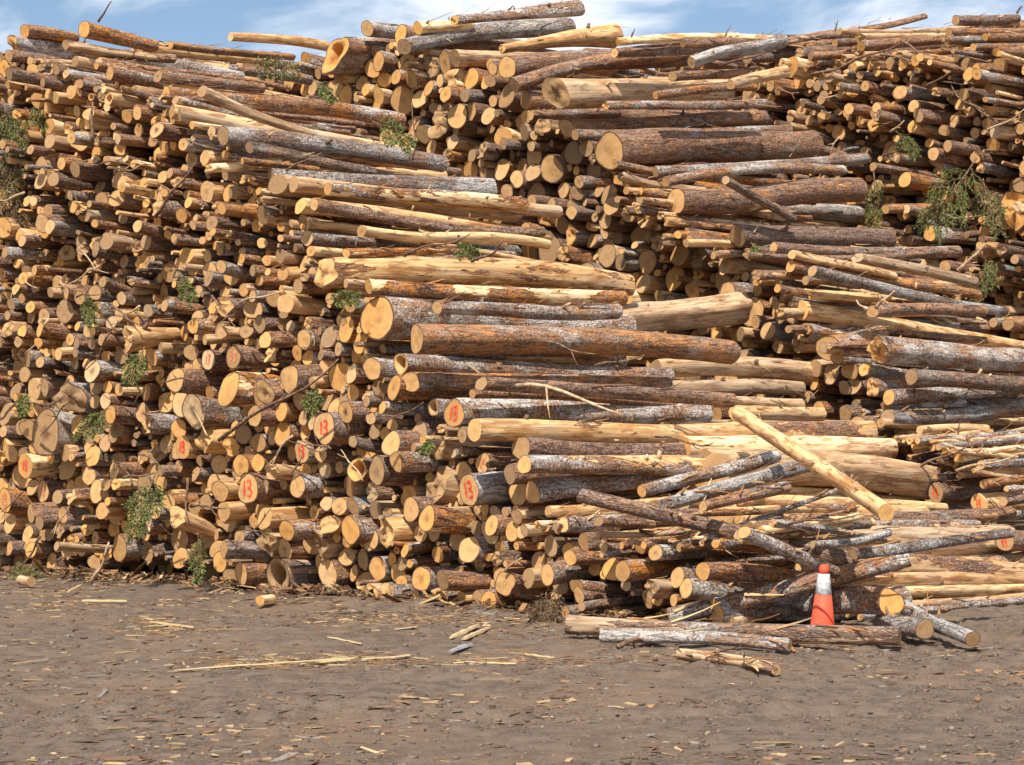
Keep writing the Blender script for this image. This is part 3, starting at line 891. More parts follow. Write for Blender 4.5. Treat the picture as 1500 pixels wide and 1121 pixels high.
# digits as strokes in a unit square (x right, y up)
STROKES = {
    '13': [[(-0.38, 0.60), (-0.40, 0.05), (-0.36, -0.55)], [(-0.08, 0.50), (0.12, 0.66), (0.34, 0.52), (0.30, 0.22), (0.06, 0.06), (0.32, -0.06), (0.42, -0.34), (0.22, -0.60), (-0.06, -0.52)]],
    'stripes': [[(-0.30, 0.75), (-0.34, 0.0), (-0.26, -0.75)], [(0.18, 0.78), (0.14, 0.0), (0.2, -0.78)]],
    'scrawl': [[(-0.32, 0.45), (-0.36, 0.0), (-0.34, -0.45)], [(-0.05, 0.42), (0.22, 0.55), (0.34, 0.30), (0.08, 0.06), (0.34, -0.12), (0.28, -0.45), (-0.02, -0.42)]],
}

def painted_mark(gx, org, parent, kind, seed, faded=False):  # faded: weaker red that also carries the shade on dim ends
    rs = np.random.default_rng(seed)
    c, a, y, z, r = gx['frame']; ty, tzz = gx['tilt']
    # seen from the front (looking along a) the right hand side is -y for a right-handed a,y,z with z up
    V = []; Fc = []
    hw = r * rs.uniform(0.075, 0.105); sl = rs.normal(0, 0.14); sc_ = rs.uniform(0.66, 0.84)
    for st in STROKES[kind]:
        P = [np.array(p, float) for p in st]
        dense = []
        for i in range(len(P) - 1):           # Catmull-Rom
            p0, p1, p2, p3 = P[max(i - 1, 0)], P[i], P[i + 1], P[min(i + 2, len(P) - 1)]
            for q in np.linspace(0, 1, 6, endpoint=False):
                dense.append(0.5 * ((2 * p1) + (-p0 + p2) * q + (2 * p0 - 5 * p1 + 4 * p2 - p3) * q * q + (-p0 + 3 * p1 - 3 * p2 + p3) * q ** 3))
        dense.append(P[-1])
        n0 = len(V)
        for i, p in enumerate(dense):
            t = dense[min(i + 1, len(dense) - 1)] - dense[max(i - 1, 0)]; t = t / (np.linalg.norm(t) + 1e-9)
            nrm = np.array([-t[1], t[0]])
            w = hw / r * (1 + 0.25 * rs.normal())
            for sg in (1, -1):
                q2 = np.array([p[0] + p[1] * sl, p[1]]) * sc_ + nrm * w * sg
                yl, zl = q2[0] * r * SIDE, q2[1] * r
                xl = yl * ty + zl * tzz - 0.004
                V.append(c + a * xl + y * yl + z * zl - org)
        for i in range(len(dense) - 1):
            Fc.append((n0 + 2 * i, n0 + 2 * i + 1, n0 + 2 * i + 3, n0 + 2 * i + 2))
    o = link('painted_number' if kind != 'stripes' else 'painted_stripes', mesh_np('painted_number', V, Fc, [M_FADED_SHADED if faded else M_PAINT], False), parent)
    return o
SIDE = -1.0

# ------------------------------------------------------------------ hero logs
logs = []      # dicts: P0, P1, r0, r1, code, px (x, y, d), side, label, short, stack
def stack_of(off, x):
    if off == 'G': return 'front'
    return 'front' if off < 1.5 else ('rear row' if off < 5 else ('middle' if off < 11 else 'right'))

for ln in HEROES.strip().splitlines():
    if ln.startswith('#'): continue
    lab = short = None
    if '|' in ln:
        ln, rest = ln.split('|'); lab, short = [q.strip() for q in rest.split('#')]
    tk = ln.split()
    ff = None
    if tk[-1].startswith('f='): ff = float(tk[-1][2:]); tk = tk[:-1]
    x0, y0, x1, y1, d0, d1 = map(float, tk[1:7]); code = tk[7]
    if tk[0] == 'G':
        g0 = on_ground(x0, y0, 0.1); ra = d0 * 0.5 * g0[1] / F
        P0 = on_ground(x0, y0, ra); P1 = on_ground(x1, y1, ra * 0.9)
        r0, r1 = ra, d1 * 0.5 * P1[1] / F; off = 'G'
    else:
        off = float(tk[0]) + float(rng.normal(0, 0.06))
        P0 = on_wall(x0, y0, off); r0 = d0 * 0.5 * P0[1] / F
        if x1 == 0:
            L = 4.3 if off < 5 else 4.8
            if off < 5 and x0 > 740: L = 2.9
            dv = D + np.array([*(rng.normal(0, 0.035, 2)), rng.normal(0, 0.02)])
            P1 = P0 + dv * L; r1 = r0 * rng.uniform(0.8, 1.0)
        else:
            if ff is not None: P1 = on_wall(x1, y1, ff)
            else:
                P1, LL = along(P0, x1, y1)
                if abs(x1 - x0) < 75:      # short visible stretch: the log runs on inside the stack
                    dv = (P1 - P0) / np.linalg.norm(P1 - P0); dv[2] *= 0.55
                    P1 = P0 + dv * max(LL, 4.0 if not (x0 > 740 and off < 3) else 2.6)
            r1 = d1 * 0.5 * P1[1] / F
            if abs(x1 - x0) < 75: r1 = r0 * rng.uniform(0.85, 1.0)
    lowest = min(P0[2] - r0, P1[2] - r1)
    for P, rr_ in ((P0, r0), (P1, r1)):
        if P[2] < rr_ * 0.9: P[2] = rr_ * 0.9
    logs.append(dict(P0=P0, P1=P1, r0=r0, r1=r1, code=code, px=(x0, y0, d0), side=abs(x1 - x0) > 60 and x1 != 0, far=(x1, y1), label=lab, short=short, stack=stack_of(off, x0), off=off, hero=True))
N_HERO = len(logs)

# ------------------------------------------------------------------ filling the stacks: circles packed in the wall plane
def pack(stack, off, prof_px, low_px, tmin, tmax, rmean, rsd, rmin, rmax, lenf, codes, seed, offsd, prot, near=1.6, cell=0.02):
    rs = np.random.default_rng(seed)
    pr = sorted(tz(on_wall(x, y, off)) for x, y in prof_px)
    pt = np.array([p[0] for p in pr]); pz = np.array([p[1] for p in pr])
    nt_ = int((tmax - tmin) / cell); zt = pz.max() + 0.3; nz = int(zt / cell)
    T = tmin + (np.arange(nt_) + 0.5) * cell; Z = (np.arange(nz) + 0.5) * cell
    top = np.interp(T, pt, pz, left=pz[0], right=-1)
    bot = np.zeros_like(T)
    if low_px:
        lp_ = sorted(tz(on_wall(x, y, off)) for x, y in low_px)
        bot = np.maximum(0, np.interp(T, [p[0] for p in lp_], [p[1] for p in lp_]) - 0.5)
    G = np.minimum(top[:, None] - Z[None], Z[None] - bot[:, None])     # room to the outline (approx)
    circ = []
    for h in logs:
        if h['off'] == 'G' or abs(h['off'] - off) > near: continue
        t, z = tz(h['P0']); circ.append((t, z, h['r0'] * 0.94))
    def stamp(t, z, r):
        w = rmax + r + 0.1
        i0 = max(0, int((t - w - tmin) / cell)); i1 = min(nt_, int((t + w - tmin) / cell) + 1)
        j0 = max(0, int((z - w) / cell)); j1 = min(nz, int((z + w) / cell) + 1)
        if i0 >= i1 or j0 >= j1: return
        d = np.hypot(T[i0:i1, None] - t, Z[None, j0:j1] - z) - r
        G[i0:i1, j0:j1] = np.minimum(G[i0:i1, j0:j1], d)
    for c in circ: stamp(*c)
    bias = vnoise(np.stack([T[:, None] * 0.8 + Z[None] * 0, Z[None] * 1.3 + T[:, None] * 0, np.zeros((nt_, nz))], -1), seed) * 0.5
    cost = Z[None] + bias + rs.random((nt_, nz)) * 0.04
    out = []
    fails = 0; zlast = 0.0
    while fails < 5:
        rm = rmean * ((1.22 if zlast < 2.2 else 0.92) if stack == 'front' else 1.0)
        r = float(np.clip(rs.normal(rm, rsd) * (1.12 if rs.random() < 0.15 else 1), rmin, rmax))
        if fails: r = max(rmin, r * (1 - 0.18 * fails))
        ok = G >= r
        if not ok.any(): fails += 1; continue
        cst = np.where(ok, cost, 1e9)
        i, j = np.unravel_index(np.argmin(cst), cst.shape)
        out.append((T[i], Z[j], r)); stamp(T[i], Z[j], r * (1.0 + 0.12 * rs.random() ** 2)); zlast = Z[j]
    for r in (rmin * 0.8, rmin * 0.6):
        for _ in range(int(len(out) * 0.22)):
            ok = np.argwhere(G >= r)
            if len(ok) == 0: break
            i, j = ok[rs.integers(len(ok))]
            out.append((T[i], Z[j], r)); stamp(T[i], Z[j], r)
    named = [h for h in logs if h['hero'] and h['off'] != 'G' and abs(h['off'] - off) < near and (h['label'] or 'n' in h['code'] or 's' in h['code'])]
    for t, z, r in out:
        o2 = off - abs(rs.normal(0, offsd)) * (1 if rs.random() < 0.75 else -0.6) - (prot if rs.random() < 0.14 else 0)
        if rs.random() < 0.30: o2 = off + rs.uniform(0.1, 0.65)      # pushed back into the shade
        if stack == 'front':      # the undercut at the foot on the left, where the lowest logs sit far back
            ux, uy = project(from_tz(t, z, off))
            if 85 < ux < 335 and uy > 822 + abs(ux - 210) * 0.06: o2 += 1.1
        ux, uy = project(from_tz(t, z, off))
        for h in named:      # nothing sticks out in front of a marked or singled-out log
            if abs(h['px'][0] - ux) < 75 and abs(h['px'][1] - uy) < 45: o2 = max(o2, h['off'] + 0.12)
        P0 = from_tz(t, z, o2)
        yaw, pit = rs.normal(0, 0.055) + (0.15 * np.clip((-16.5 - t) / 4, 0, 1) if stack == 'front' else 0), rs.normal(0, 0.026)
        dv = np.array([math.cos(R(45) + yaw), math.sin(R(45) + yaw), pit])
        L = lenf(t, rs)
        P1 = P0 + dv * L
        q = rs.uniform(0.78, 1.0)
        code = rs.choice(codes[0], p=codes[1])
        e = rs.choice(['c', 't', 'h', 'x', 'o', 'w'], p=[0.66, 0.13, 0.01, 0.02, 0.09, 0.09])
        pp = project(P0)
        if P1[2] < r * q: P1[2] = r * q
        logs.append(dict(P0=P0, P1=P1, r0=r, r1=r * q, code=code + e, px=(pp[0], pp[1], 2 * r * F / P0[1]), side=False, far=(0, 0), label=None, short=None, stack=stack, off=o2, hero=False))

def project(P):
    q = P - EYEV; c, s = math.cos(PITCH), math.sin(PITCH)
    f = q[1] * c + q[2] * s; v = -q[1] * s + q[2] * c
    return CXP + F * q[0] / f, CYP - F * v / f

rs = np.random.default_rng(37)
def strew(n, line, dx, off0, off1, run, slope, dmin, dmax, codes, stack):
    cum = [0.0]
    for p, q in zip(line[:-1], line[1:]): cum.append(cum[-1] + math.hypot(q[0] - p[0], q[1] - p[1]))
    for i in range(n):
        s = rs.random() * cum[-1]
        x0 = np.interp(s, cum, [p[0] for p in line]) + rs.uniform(*dx); y0 = np.interp(s, cum, [p[1] for p in line]) + rs.uniform(-6, 6)
        off = rs.uniform(off0, off1); P0 = on_wall(x0, y0, off); dx_ = rs.uniform(*run)
        sl = (655 - y0) / 2900 * 0.9 + rs.normal(0, slope)
        P1, LL = along(P0, x0 + dx_, y0 + dx_ * sl)
        d = rs.uniform(dmin, dmax); r0 = d * .5 * P0[1] / F
        if P0[2] < r0 or P1[2] < r0: continue
        logs.append(dict(P0=P0, P1=P1, r0=r0, r1=r0 * rs.uniform(.6, 1.1), code=rs.choice(codes) + rs.choice(['c', 'c', 't', 't', 'o']), px=(x0, y0, d), side=True, far=project(P1), label=None, short=None, stack=stack, off=off, hero=True))
strew(60, [(150, 95), (250, 150), (320, 205), (400, 270), (450, 340), (520, 430), (570, 520), (600, 590), (660, 650), (740, 690)], (-45, 12), -0.35, 0.1, (110, 330), 0.035, 7, 15, ['g', 'b', 'r', 'p', 'm', 'p'], 'front')
strew(75, [(880, 235), (930, 300), (1000, 350), (1090, 380), (1150, 430), (1180, 490), (1240, 550), (1300, 620), (1380, 690)], (-30, 25), 6.6, 7.6, (110, 330), 0.05, 8, 17, ['g', 'b', 'r', 'p', 'm', 'm'], 'middle')
strew(40, [(760, 760), (860, 790), (960, 800), (1060, 790), (1130, 770)], (-20, 40), -0.4, 0.2, (90, 230), 0.12, 7, 14, ['g', 'b', 'r', 'p', 'm'], 'front')
strew(26, [(1310, 640), (1400, 690), (1450, 720)], (-10, 60), 5.6, 6.4, (60, 150), 0.12, 5, 11, ['p', 'p', 'm', 'g', 'r'], 'middle')
rs = np.random.default_rng(31)
for i in range(58):      # poles lying along the crest of the right stack
    x0 = rs.uniform(850, 1470); y0 = 104 - 52 * rs.random() * (0.55 + 0.45 * np.clip((x0 - 1000) / 400, 0, 1)) - 12 * np.clip((x0 - 1150) / 300, 0, 1)
    off = rs.uniform(13.0, 14.4); P0 = on_wall(x0, y0, off)
    P1, LL = along(P0, x0 + rs.uniform(130, 330), y0 + rs.normal(-8, 9))
    d = rs.uniform(9, 17); r0 = d * .5 * P0[1] / F
    logs.append(dict(P0=P0, P1=P1, r0=r0, r1=r0 * rs.uniform(.7, 1.1), code=rs.choice(['g', 'b', 'r', 'p', 'm']) + rs.choice(['c', 'c', 't', 'o']), px=(x0, y0, d), side=True, far=project(P1), label=None, short=None, stack='right', off=off, hero=True))
CODE_MIX = (['g', 'b', 'r', 'p', 'm'], [0.26, 0.30, 0.14, 0.14, 0.16])
pack('front', 0.0, [(-140, 70), (0, 74), (110, 100), (240, 152), (300, 208), (350, 262), (430, 318), (450, 380), (520, 442), (570, 520), (600, 590), (655, 650), (730, 700), (770, 740), (850, 775), (940, 800), (1020, 830), (1060, 868), (1090, 915)], None,
     -27.0, -11.6, 0.079, 0.026, 0.045, 0.175, lambda t, rs: (4.3 if t < -14.4 else 2.7) + rs.normal(0, 0.2), CODE_MIX, 11, 0.2, 0.3)
pack('rear row', 2.0, [(760, 510), (885, 548), (930, 630), (1000, 662), (1060, 715), (1165, 800), (1195, 850), (1220, 905)], None,
     -15.4, -11.0, 0.14, 0.025, 0.09, 0.18, lambda t, rs: 3.7 + rs.normal(0, 0.15), (['g', 'b', 'r', 'p', 'm'], [0.1, 0.15, 0.15, 0.4, 0.2]), 12, 0.1, 0, near=0.5, cell=0.025)
pack('middle', 8.0, [(190, 72), (300, 76), (380, 84), (470, 95), (520, 66), (590, 62), (700, 75), (745, 115), (800, 165), (850, 205), (890, 245), (930, 300), (1000, 350), (1080, 385), (1150, 440), (1190, 500), (1260, 560), (1300, 640), (1400, 720), (1480, 790), (1540, 850)],
     [(190, 110), (300, 130), (420, 200), (480, 230), (600, 260), (660, 320), (800, 400), (830, 460), (950, 540), (1100, 590), (1200, 680), (1300, 770), (1400, 830), (1540, 900)],
     -34.0, -11.0, 0.135, 0.045, 0.075, 0.24, lambda t, rs: 4.8 + rs.normal(0, 0.2), CODE_MIX, 13, 0.22, 0.2)
pack('right', 13.8, [(860, 88), (960, 80), (1090, 84), (1140, 88), (1200, 92), (1300, 86), (1400, 82), (1480, 82), (1700, 80)],
     [(860, 100), (1000, 200), (1100, 320), (1200, 330), (1280, 380), (1400, 450), (1480, 510), (1700, 700)],
     -26.5, -14.6, 0.082, 0.024, 0.05, 0.14, lambda t, rs: 5.0 + rs.normal(0, 0.25), (['g', 'b', 'r', 'p', 'm'], [0.22, 0.33, 0.2, 0.12, 0.13]), 14, 0.5, 0.7)
print('logs', N_HERO, len(logs))
# logs wholly outside the frame are left out
keep = []
for h in logs:
    xs = [project(h['P0'])[0], project(h['P1'])[0]]
    if max(xs) < -25 or min(xs) > 1540: continue
    keep.append(h)
logs = keep
for i, h in enumerate(logs): h['id'] = i
logs = [h for h in logs if h['id'] not in BURIED]

GEO = [log_geo(h['P0'], h['P1'], h['r0'], h['r1'], h['code'], 1000 + h['id'] * 13, h['hero'] or h['px'][2] > 30 or 't' in h['code']) for h in logs]

SHOW = set(INDIVIDUALS) if INDIVIDUALS else set(i for i, h in enumerate(logs) if h['hero'])
if MODE_ALL: SHOW = set(range(len(logs)))
# ------------------------------------------------------------------ logs: individuals, the rest as one mass
BARKWORD = {'g': 'grey-barked', 'b': 'brown-barked', 'r': 'reddish-barked', 'p': 'bare pale', 'm': 'half-peeled', 'o': 'orange-barked'}
ENDWORD = {'t': 'with a ragged end', 'h': 'with a hollow end', 'o': 'with an orange cut', 'w': 'with a pale cut', 'x': 'with a cracked heart'}
STACKWORD = {'front': 'front stack', 'rear row': 'row behind the front stack', 'middle': 'middle stack', 'right': 'right stack'}
landmarks = [h for h in logs if h['short'] and h['id'] in SHOW]
used_labels = set(h['label'] for h in logs if h['label'])

def where(px, py, skip=None, reach=260):
    """phrases that tie a place to landmarks near it, nearest first"""
    c = []
    for m in landmarks:
        if m is skip: continue
        mx, my, _ = m['px']
        if m['side'] and 0 < m['far'][0] < 1500:      # nearest point along the log
            fx, fy = m['far']; vx, vy = fx - mx, fy - my
            q = max(0, min(1, ((px - mx) * vx + (py - my) * vy) / (vx * vx + vy * vy + 1e-6)))
            nx, ny = mx + vx * q, my + vy * q
        else: nx, ny = mx, my
        dx, dy = px - nx, py - ny; dist = math.hypot(dx, dy)
        if dist > reach or dist < 6: continue
        an = math.degrees(math.atan2(-dy, dx)) % 360
        word = ['right of', 'up and right of', 'above', 'up and left of', 'left of', 'down and left of', 'below', 'down and right of'][int(((an + 22.5) % 360) // 45)]
        near = 'just ' if dist < 45 else ('' if dist < 110 else 'farther ')
        c.append((dist, near + word + ' the ' + m['short'], m['short']))
    c.sort(key=lambda q: q[0])
    return c

def auto_label(h):
    x, y, d = h['px']
    size = 'thin' if d < 17 else ('slim' if d < 24 else ('medium' if d < 33 else 'thick'))
    noun = 'log lying lengthwise' if h['side'] else 'log end'
    lx, ly = (x, y) if not h['side'] else ((x + min(1480, h['far'][0])) / 2, (y + h['far'][1]) / 2)
    cand = where(lx, ly, h)
    base = f"{size} {BARKWORD[h['code'][0]]} {noun}"
    for dist, ph, _ in cand[:4]:
        l = f"{base} {ph}"
        if l not in used_labels and len(l.split()) <= 16: used_labels.add(l); return l
    e = [ENDWORD[c] for c in h['code'][1:] if c in ENDWORD]
    for dist, ph, _ in cand[:4]:
        for ee in e:
            l = f"{base} {ee} {ph}"
            if l not in used_labels and len(l.split()) <= 16: used_labels.add(l); return l
    for i in range(min(6, len(cand))):
        for j in range(i + 1, min(8, len(cand))):
            l = f"{size} {BARKWORD[h['code'][0]]} log between the {cand[i][2]} and the {cand[j][2]}"
            if l not in used_labels and len(l.split()) <= 16: used_labels.add(l); return l
    return f"{base} in the {STACKWORD[h['stack']]}"

rest = []
for h, gx in zip(logs, GEO):
    if h['id'] in SHOW:
        o, c, org = build_log(gx)
        tag(o, h['label'] or auto_label(h), 'log', f"logs of the {STACKWORD[h['stack']]}" if h['stack'] != 'rear row' else 'logs of the row behind the front stack')
        if 'n' in h['code']: painted_mark(gx, org, c, 'scrawl' if h['label'] and 'scrawled' in h['label'] else '13', h['id'], any(k in (h['label'] or '') for k in ('faint', 'dim ', 'scrawled')))
        if 's' in h['code']: painted_mark(gx, org, c, 'stripes', h['id'])
        if h['side'] and h['hero']:
            qs = np.random.default_rng(5000 + h['id']); ax_ = h['P1'] - h['P0']; a_, y_, z_ = basis(ax_)
            for k in range(int(qs.integers(0, 4))):
                s_ = qs.uniform(0.06, 0.8); an_ = qs.uniform(0.1, 2.7); r_ = h['r0'] + (h['r1'] - h['r0']) * s_
                nr_ = -y_ * math.cos(an_) + z_ * math.sin(an_) + a_ * qs.normal(0.25, 0.2); nr_ /= np.linalg.norm(nr_)
                b_ = h['P0'] + ax_ * s_ + nr_ * r_ * 0.86; rr_ = min(0.03, r_ * qs.uniform(0.12, 0.24)); le_ = r_ * 0.2 + qs.uniform(0.02, 0.09)
                v_, f_ = tube([b_ - org, b_ + nr_ * le_ * 0.6 - org, b_ + nr_ * le_ - org], [rr_ * 1.3, rr_, rr_ * 0.85], 7)
                link('branch_stub', mesh_np('branch_stub', v_, f_, [M_TWIGPALE if qs.random() < 0.4 else M_TWIG]), o)
        h['obj'] = o
    else: rest.append(gx)
if rest:
    Vs, Fs, mi, LPs, RFs, CAs = [], [], [], [], [], []; n = 0
    for gx in rest:
        Vs.append(gx['V']); Fs += [tuple(k + n for k in f) for f in gx['F']]; m_ = np.zeros(len(gx['F']), np.int32); m_[gx['nb']:] = 1; mi.append(m_)
        LPs.append(gx['LP']); RFs.append(gx['RF']); CAs.append(np.tile(gx['ca'], (len(gx['V']), 1))); n += len(gx['V'])
        Vs.append(gx['CV']); Fs += [tuple(k + n for k in f) for f in gx['CF']]; mi.append(np.ones(len(gx['CF']), np.int32))
        LPs.append(gx['CLP']); RFs.append(gx['CRF']); CAs.append(np.tile(gx['cca'], (len(gx['CV']), 1))); n += len(gx['CV'])
    me = mesh_np('stacked_logs', np.concatenate(Vs), Fs, [M_BARK, M_CUT])
    me.polygons.foreach_set('material_index', np.concatenate(mi))
    set_attrs(me, np.concatenate(LPs), np.concatenate(RFs), np.concatenate(CAs))
    tag(link('stacked_logs', me), 'mass of small stacked logs filling the gaps between the larger ones', 'logs', kind='stuff')

# ------------------------------------------------------------------ ground
GX = np.concatenate([-np.geomspace(900, 9.2, 26), np.arange(-9, 9.01, 0.06), np.geomspace(9.2, 900, 26)])
GY = np.concatenate([-np.geomspace(60, 1, 8), np.arange(0, 9, 0.6), np.arange(9, 22.5, 0.06), np.geomspace(22.6, 1500, 40)])
XX, YY = np.meshgrid(GX, GY, indexing='ij')
def ground_h(X, Y):
    P = np.stack([X, Y, np.zeros_like(X)], -1)
    near = np.clip(1 - (np.abs(X) - 8) / 4, 0, 1) * np.clip(1 - (Y - 24) / 6, 0, 1)
    h = 0.030 * vnoise(P * 0.7, 1) + 0.022 * vnoise(P * 2.3, 2) + 0.014 * vnoise(P * 6.5, 3) + 0.008 * vnoise(P * 14, 4)
    for yr, am in ((13.1, 1.0), (13.55, .6), (15.1, 1.0), (15.5, .5), (17.0, .45)):      # shallow tyre ruts
        c_ = yr + 0.05 * X + 0.18 * np.sin(X * 0.35 + yr); h += am * (-0.038 * np.exp(-((Y - c_) / 0.13) ** 2) + 0.022 * np.exp(-((Y - c_ - 0.27) / 0.1) ** 2))
    # churned berm along the foot of the stacks, rougher on the right
    e = (X + Y - K0) * S2
    foot = np.exp(-((e + 0.35) / 0.45) ** 2)
    h += foot * (0.05 + 0.06 * np.abs(vnoise(P * 3.1, 6)) + 0.02 * vnoise(P * 9, 8)) * np.clip((X + 9) / 4, 0, 1) * np.clip((1.5 - X) / 2, 0.0, 1)
    rough = np.clip((X - 0.5) / 2.0, 0, 1) * np.clip((Y - 13.5) / 2, 0, 1)
    h += rough * (0.03 * vnoise(P * 4.2, 12) + 0.022 * vnoise(P * 11, 13))
    return h * near
GZ = ground_h(XX, YY) - 0.02
nx, ny = len(GX), len(GY)
gv = np.stack([XX, YY, GZ], -1).reshape(-1, 3)
gi = np.arange(nx * ny).reshape(nx, ny)
gf = np.stack([gi[:-1, :-1], gi[1:, :-1], gi[1:, 1:], gi[:-1, 1:]], -1).reshape(-1, 4)
gm = mesh_np('ground', gv, [tuple(q) for q in gf.tolist()], [M_DIRT])
tag(link('ground', gm), kind='structure')

def gz(x, y): return float(ground_h(np.array([x]), np.array([y]))[0]) - 0.02

# ------------------------------------------------------------------ chips, splinters, clods on the dirt
def bits_mesh(name, items, mat, smooth=False):
    """items: list of (V (k,3), faces, tone)"""
    V, Fc, T = [], [], []; n = 0
    for v, f, t in items:
        V.append(np.asarray(v)); Fc += [tuple(i + n for i in q) for q in f]; T.append(np.tile((*t, 1.0), (len(v), 1))); n += len(v)
    me = mesh_np(name, np.concatenate(V), Fc, [mat], smooth)
    at = me.attributes.new('tone', 'FLOAT_COLOR', 'POINT'); at.data.foreach_set('color', np.concatenate(T).astype(np.float32).ravel())
    return me

BOXF = [(0, 1, 2, 3), (7, 6, 5, 4), (0, 4, 5, 1), (1, 5, 6, 2), (2, 6, 7, 3), (3, 7, 4, 0)]
def sliver(c, ang, L, w, th, rs, tilt=0.0):
    dx = np.array([math.cos(ang), math.sin(ang), tilt]); dy = np.array([-math.sin(ang), math.cos(ang), rs.normal(0, 0.2)])
    dz = np.array([0, 0, 1.0])
    j = lambda: rs.uniform(0.6, 1.4)
    b = [c + dx * L * .5 * sx * j() + dy * w * .5 * sy * j() for sx, sy in ((-1, -1), (1, -1), (1, 1), (-1, 1))]
    return [p for p in b] + [p + dz * th * j() for p in b]
def tone(rs, dark=0.5):
    q = rs.random()
    if q < 0.20: base = (0.52, 0.36, 0.19)
    elif q < 0.32: base = (0.33, 0.18, 0.09)
    elif q < 0.88: base = (0.19, 0.118, 0.08)
    else: base = (0.25, 0.215, 0.185)
    k = rs.uniform(0.6, 1.2)
    return tuple(b * k for b in base)

rs = np.random.default_rng(5)
def candidates(n, rs):
    """n points spread over the ground the photograph shows, with their height and distance to the stack's foot"""
    px = rs.uniform(-60, 1560, n); py = 838 + 300 * rs.random(n) ** 1.25
    P = np.array([on_ground(a, b) for a, b in zip(px, py)])
    P[:, 2] = ground_h(P[:, 0], P[:, 1]) - 0.02
    return P, (P[:, 0] + P[:, 1] - K0) * S2
chips = []
P, E = candidates(60000, rs)
dens = vnoise(np.stack([P[:, 0] * 0.55, P[:, 1] * 1.1, P[:, 0] * 0 + 3.3], -1), 21) + 0.6 * vnoise(np.stack([P[:, 0] * 1.7, P[:, 1] * 2.6, P[:, 0] * 0 + 7.3], -1), 22)
prob = (0.10 + 0.75 * np.exp(-((E + 0.7) / 1.3) ** 2)) * np.maximum(0, 0.55 + 1.1 * dens) * np.where(P[:, 0] > 0.8, 0.45, 1.0)
for p in P[(rs.random(len(P)) < prob) & (E < 0.15)][:8000]:
    L = float(np.clip(rs.lognormal(-3.15, 0.75), 0.012, 0.42)); w = L * rs.uniform(0.06, 0.16) if L > 0.13 else L * rs.uniform(0.12, 0.4) if L > 0.06 else L * rs.uniform(0.3, 0.8)
    p = p + [0, 0, 0.001]
    chips.append((sliver(p, rs.normal(0, 0.7), L, w, rs.uniform(0.003, 0.009), rs, rs.normal(0, 0.08)), BOXF, tone(rs, 0.45)))
for k in range(2600):      # bark litter heaped along the foot of the stacks
    x_ = rs.uniform(-7.2, 2.2); e_ = -abs(rs.normal(0, 0.34)) + 0.12; y_ = K0 - x_ + e_ / S2
    hp = 0.09 * math.exp(-((e_ + 0.1) / 0.3) ** 2) * rs.random()
    p = np.array([x_, y_, gz(x_, y_) + 0.004 + hp]); L = float(np.clip(rs.lognormal(-2.5, 0.6), 0.03, 0.4)); k2 = rs.uniform(0.6, 1.2)
    t_ = [(0.20, 0.11, 0.06), (0.34, 0.18, 0.08), (0.50, 0.34, 0.17), (0.12, 0.075, 0.05)][rs.choice(4, p=[0.4, 0.25, 0.15, 0.2])]
    chips.append((sliver(p, rs.uniform(0, 6.28), L, L * rs.uniform(0.06, 0.25), rs.uniform(0.004, 0.012), rs, rs.normal(0, 0.3)), BOXF, tuple(q * k2 for q in t_)))
for cx_, cy_, sx_, sy_, n_ in ((420, 962, 170, 9, 380), (240, 915, 60, 12, 200), (720, 962, 90, 14, 130), (560, 905, 90, 12, 160), (90, 880, 80, 14, 160), (1000, 962, 80, 10, 90)):
    for k in range(n_):      # drifts of straw-coloured bark fibre
        p = on_ground(cx_ + rs.normal(0, sx_ * .6), cy_ + rs.normal(0, sy_ * .6)); p[2] = gz(p[0], p[1]) + 0.004
        L = float(np.clip(rs.lognormal(-2.5, 0.6), 0.03, 0.5)); k2 = rs.uniform(0.6, 1.1)
        chips.append((sliver(p, rs.normal(0.05, 0.65), L * 0.8, rs.uniform(0.005, 0.014), rs.uniform(0.003, 0.008), rs, rs.normal(0, 0.05)), BOXF, tuple(q * k2 for q in ((0.52, 0.38, 0.21) if rs.random() < 0.42 else (0.34, 0.19, 0.095)))))
tag(link('wood_chips', bits_mesh('wood_chips', chips, M_BITS)), 'wood chips, bark scraps and splinters strewn over the dirt yard', 'wood chips', kind='stuff')

ICO_V = []; 
import bmesh
bm = bmesh.new(); bmesh.ops.create_icosphere(bm, subdivisions=1, radius=1.0)
ICO_V = np.array([v.co[:] for v in bm.verts]); ICO_F = [tuple(v.index for v in f.verts) for f in bm.faces]; bm.free()
clods = []
P, E = candidates(16000, rs)
right = P[:, 0] > 0.6
prob = np.where(right, 0.2, 0.10 + 0.35 * np.exp(-((E + 0.35) / 0.5) ** 2)) * (E < np.where(right, 2.5, 0.3))
for p in P[rs.random(len(P)) < prob][:3400]:
    s = float(np.clip(rs.lognormal(-4.25, 0.45), 0.006, 0.034 if p[1] > 15.5 else 0.02))
    p = p + [0, 0, s * 0.15]
    v = ICO_V * (1 + 0.32 * rs.normal(0, 1, (len(ICO_V), 1))) * [s * rs.uniform(0.8, 1.5), s * rs.uniform(0.8, 1.5), s * rs.uniform(0.5, 0.8)] + p
    k = rs.uniform(0.7, 1.35); stone = rs.random() < 0.015
    clods.append((v, ICO_F, (0.24, 0.225, 0.21) if stone else (0.155 * k, 0.116 * k, 0.088 * k)))
tag(link('dirt_clods', bits_mesh('dirt_clods', clods, M_BITS, True)), 'small clods and stones lying loose on the yard', 'clods', kind='stuff')

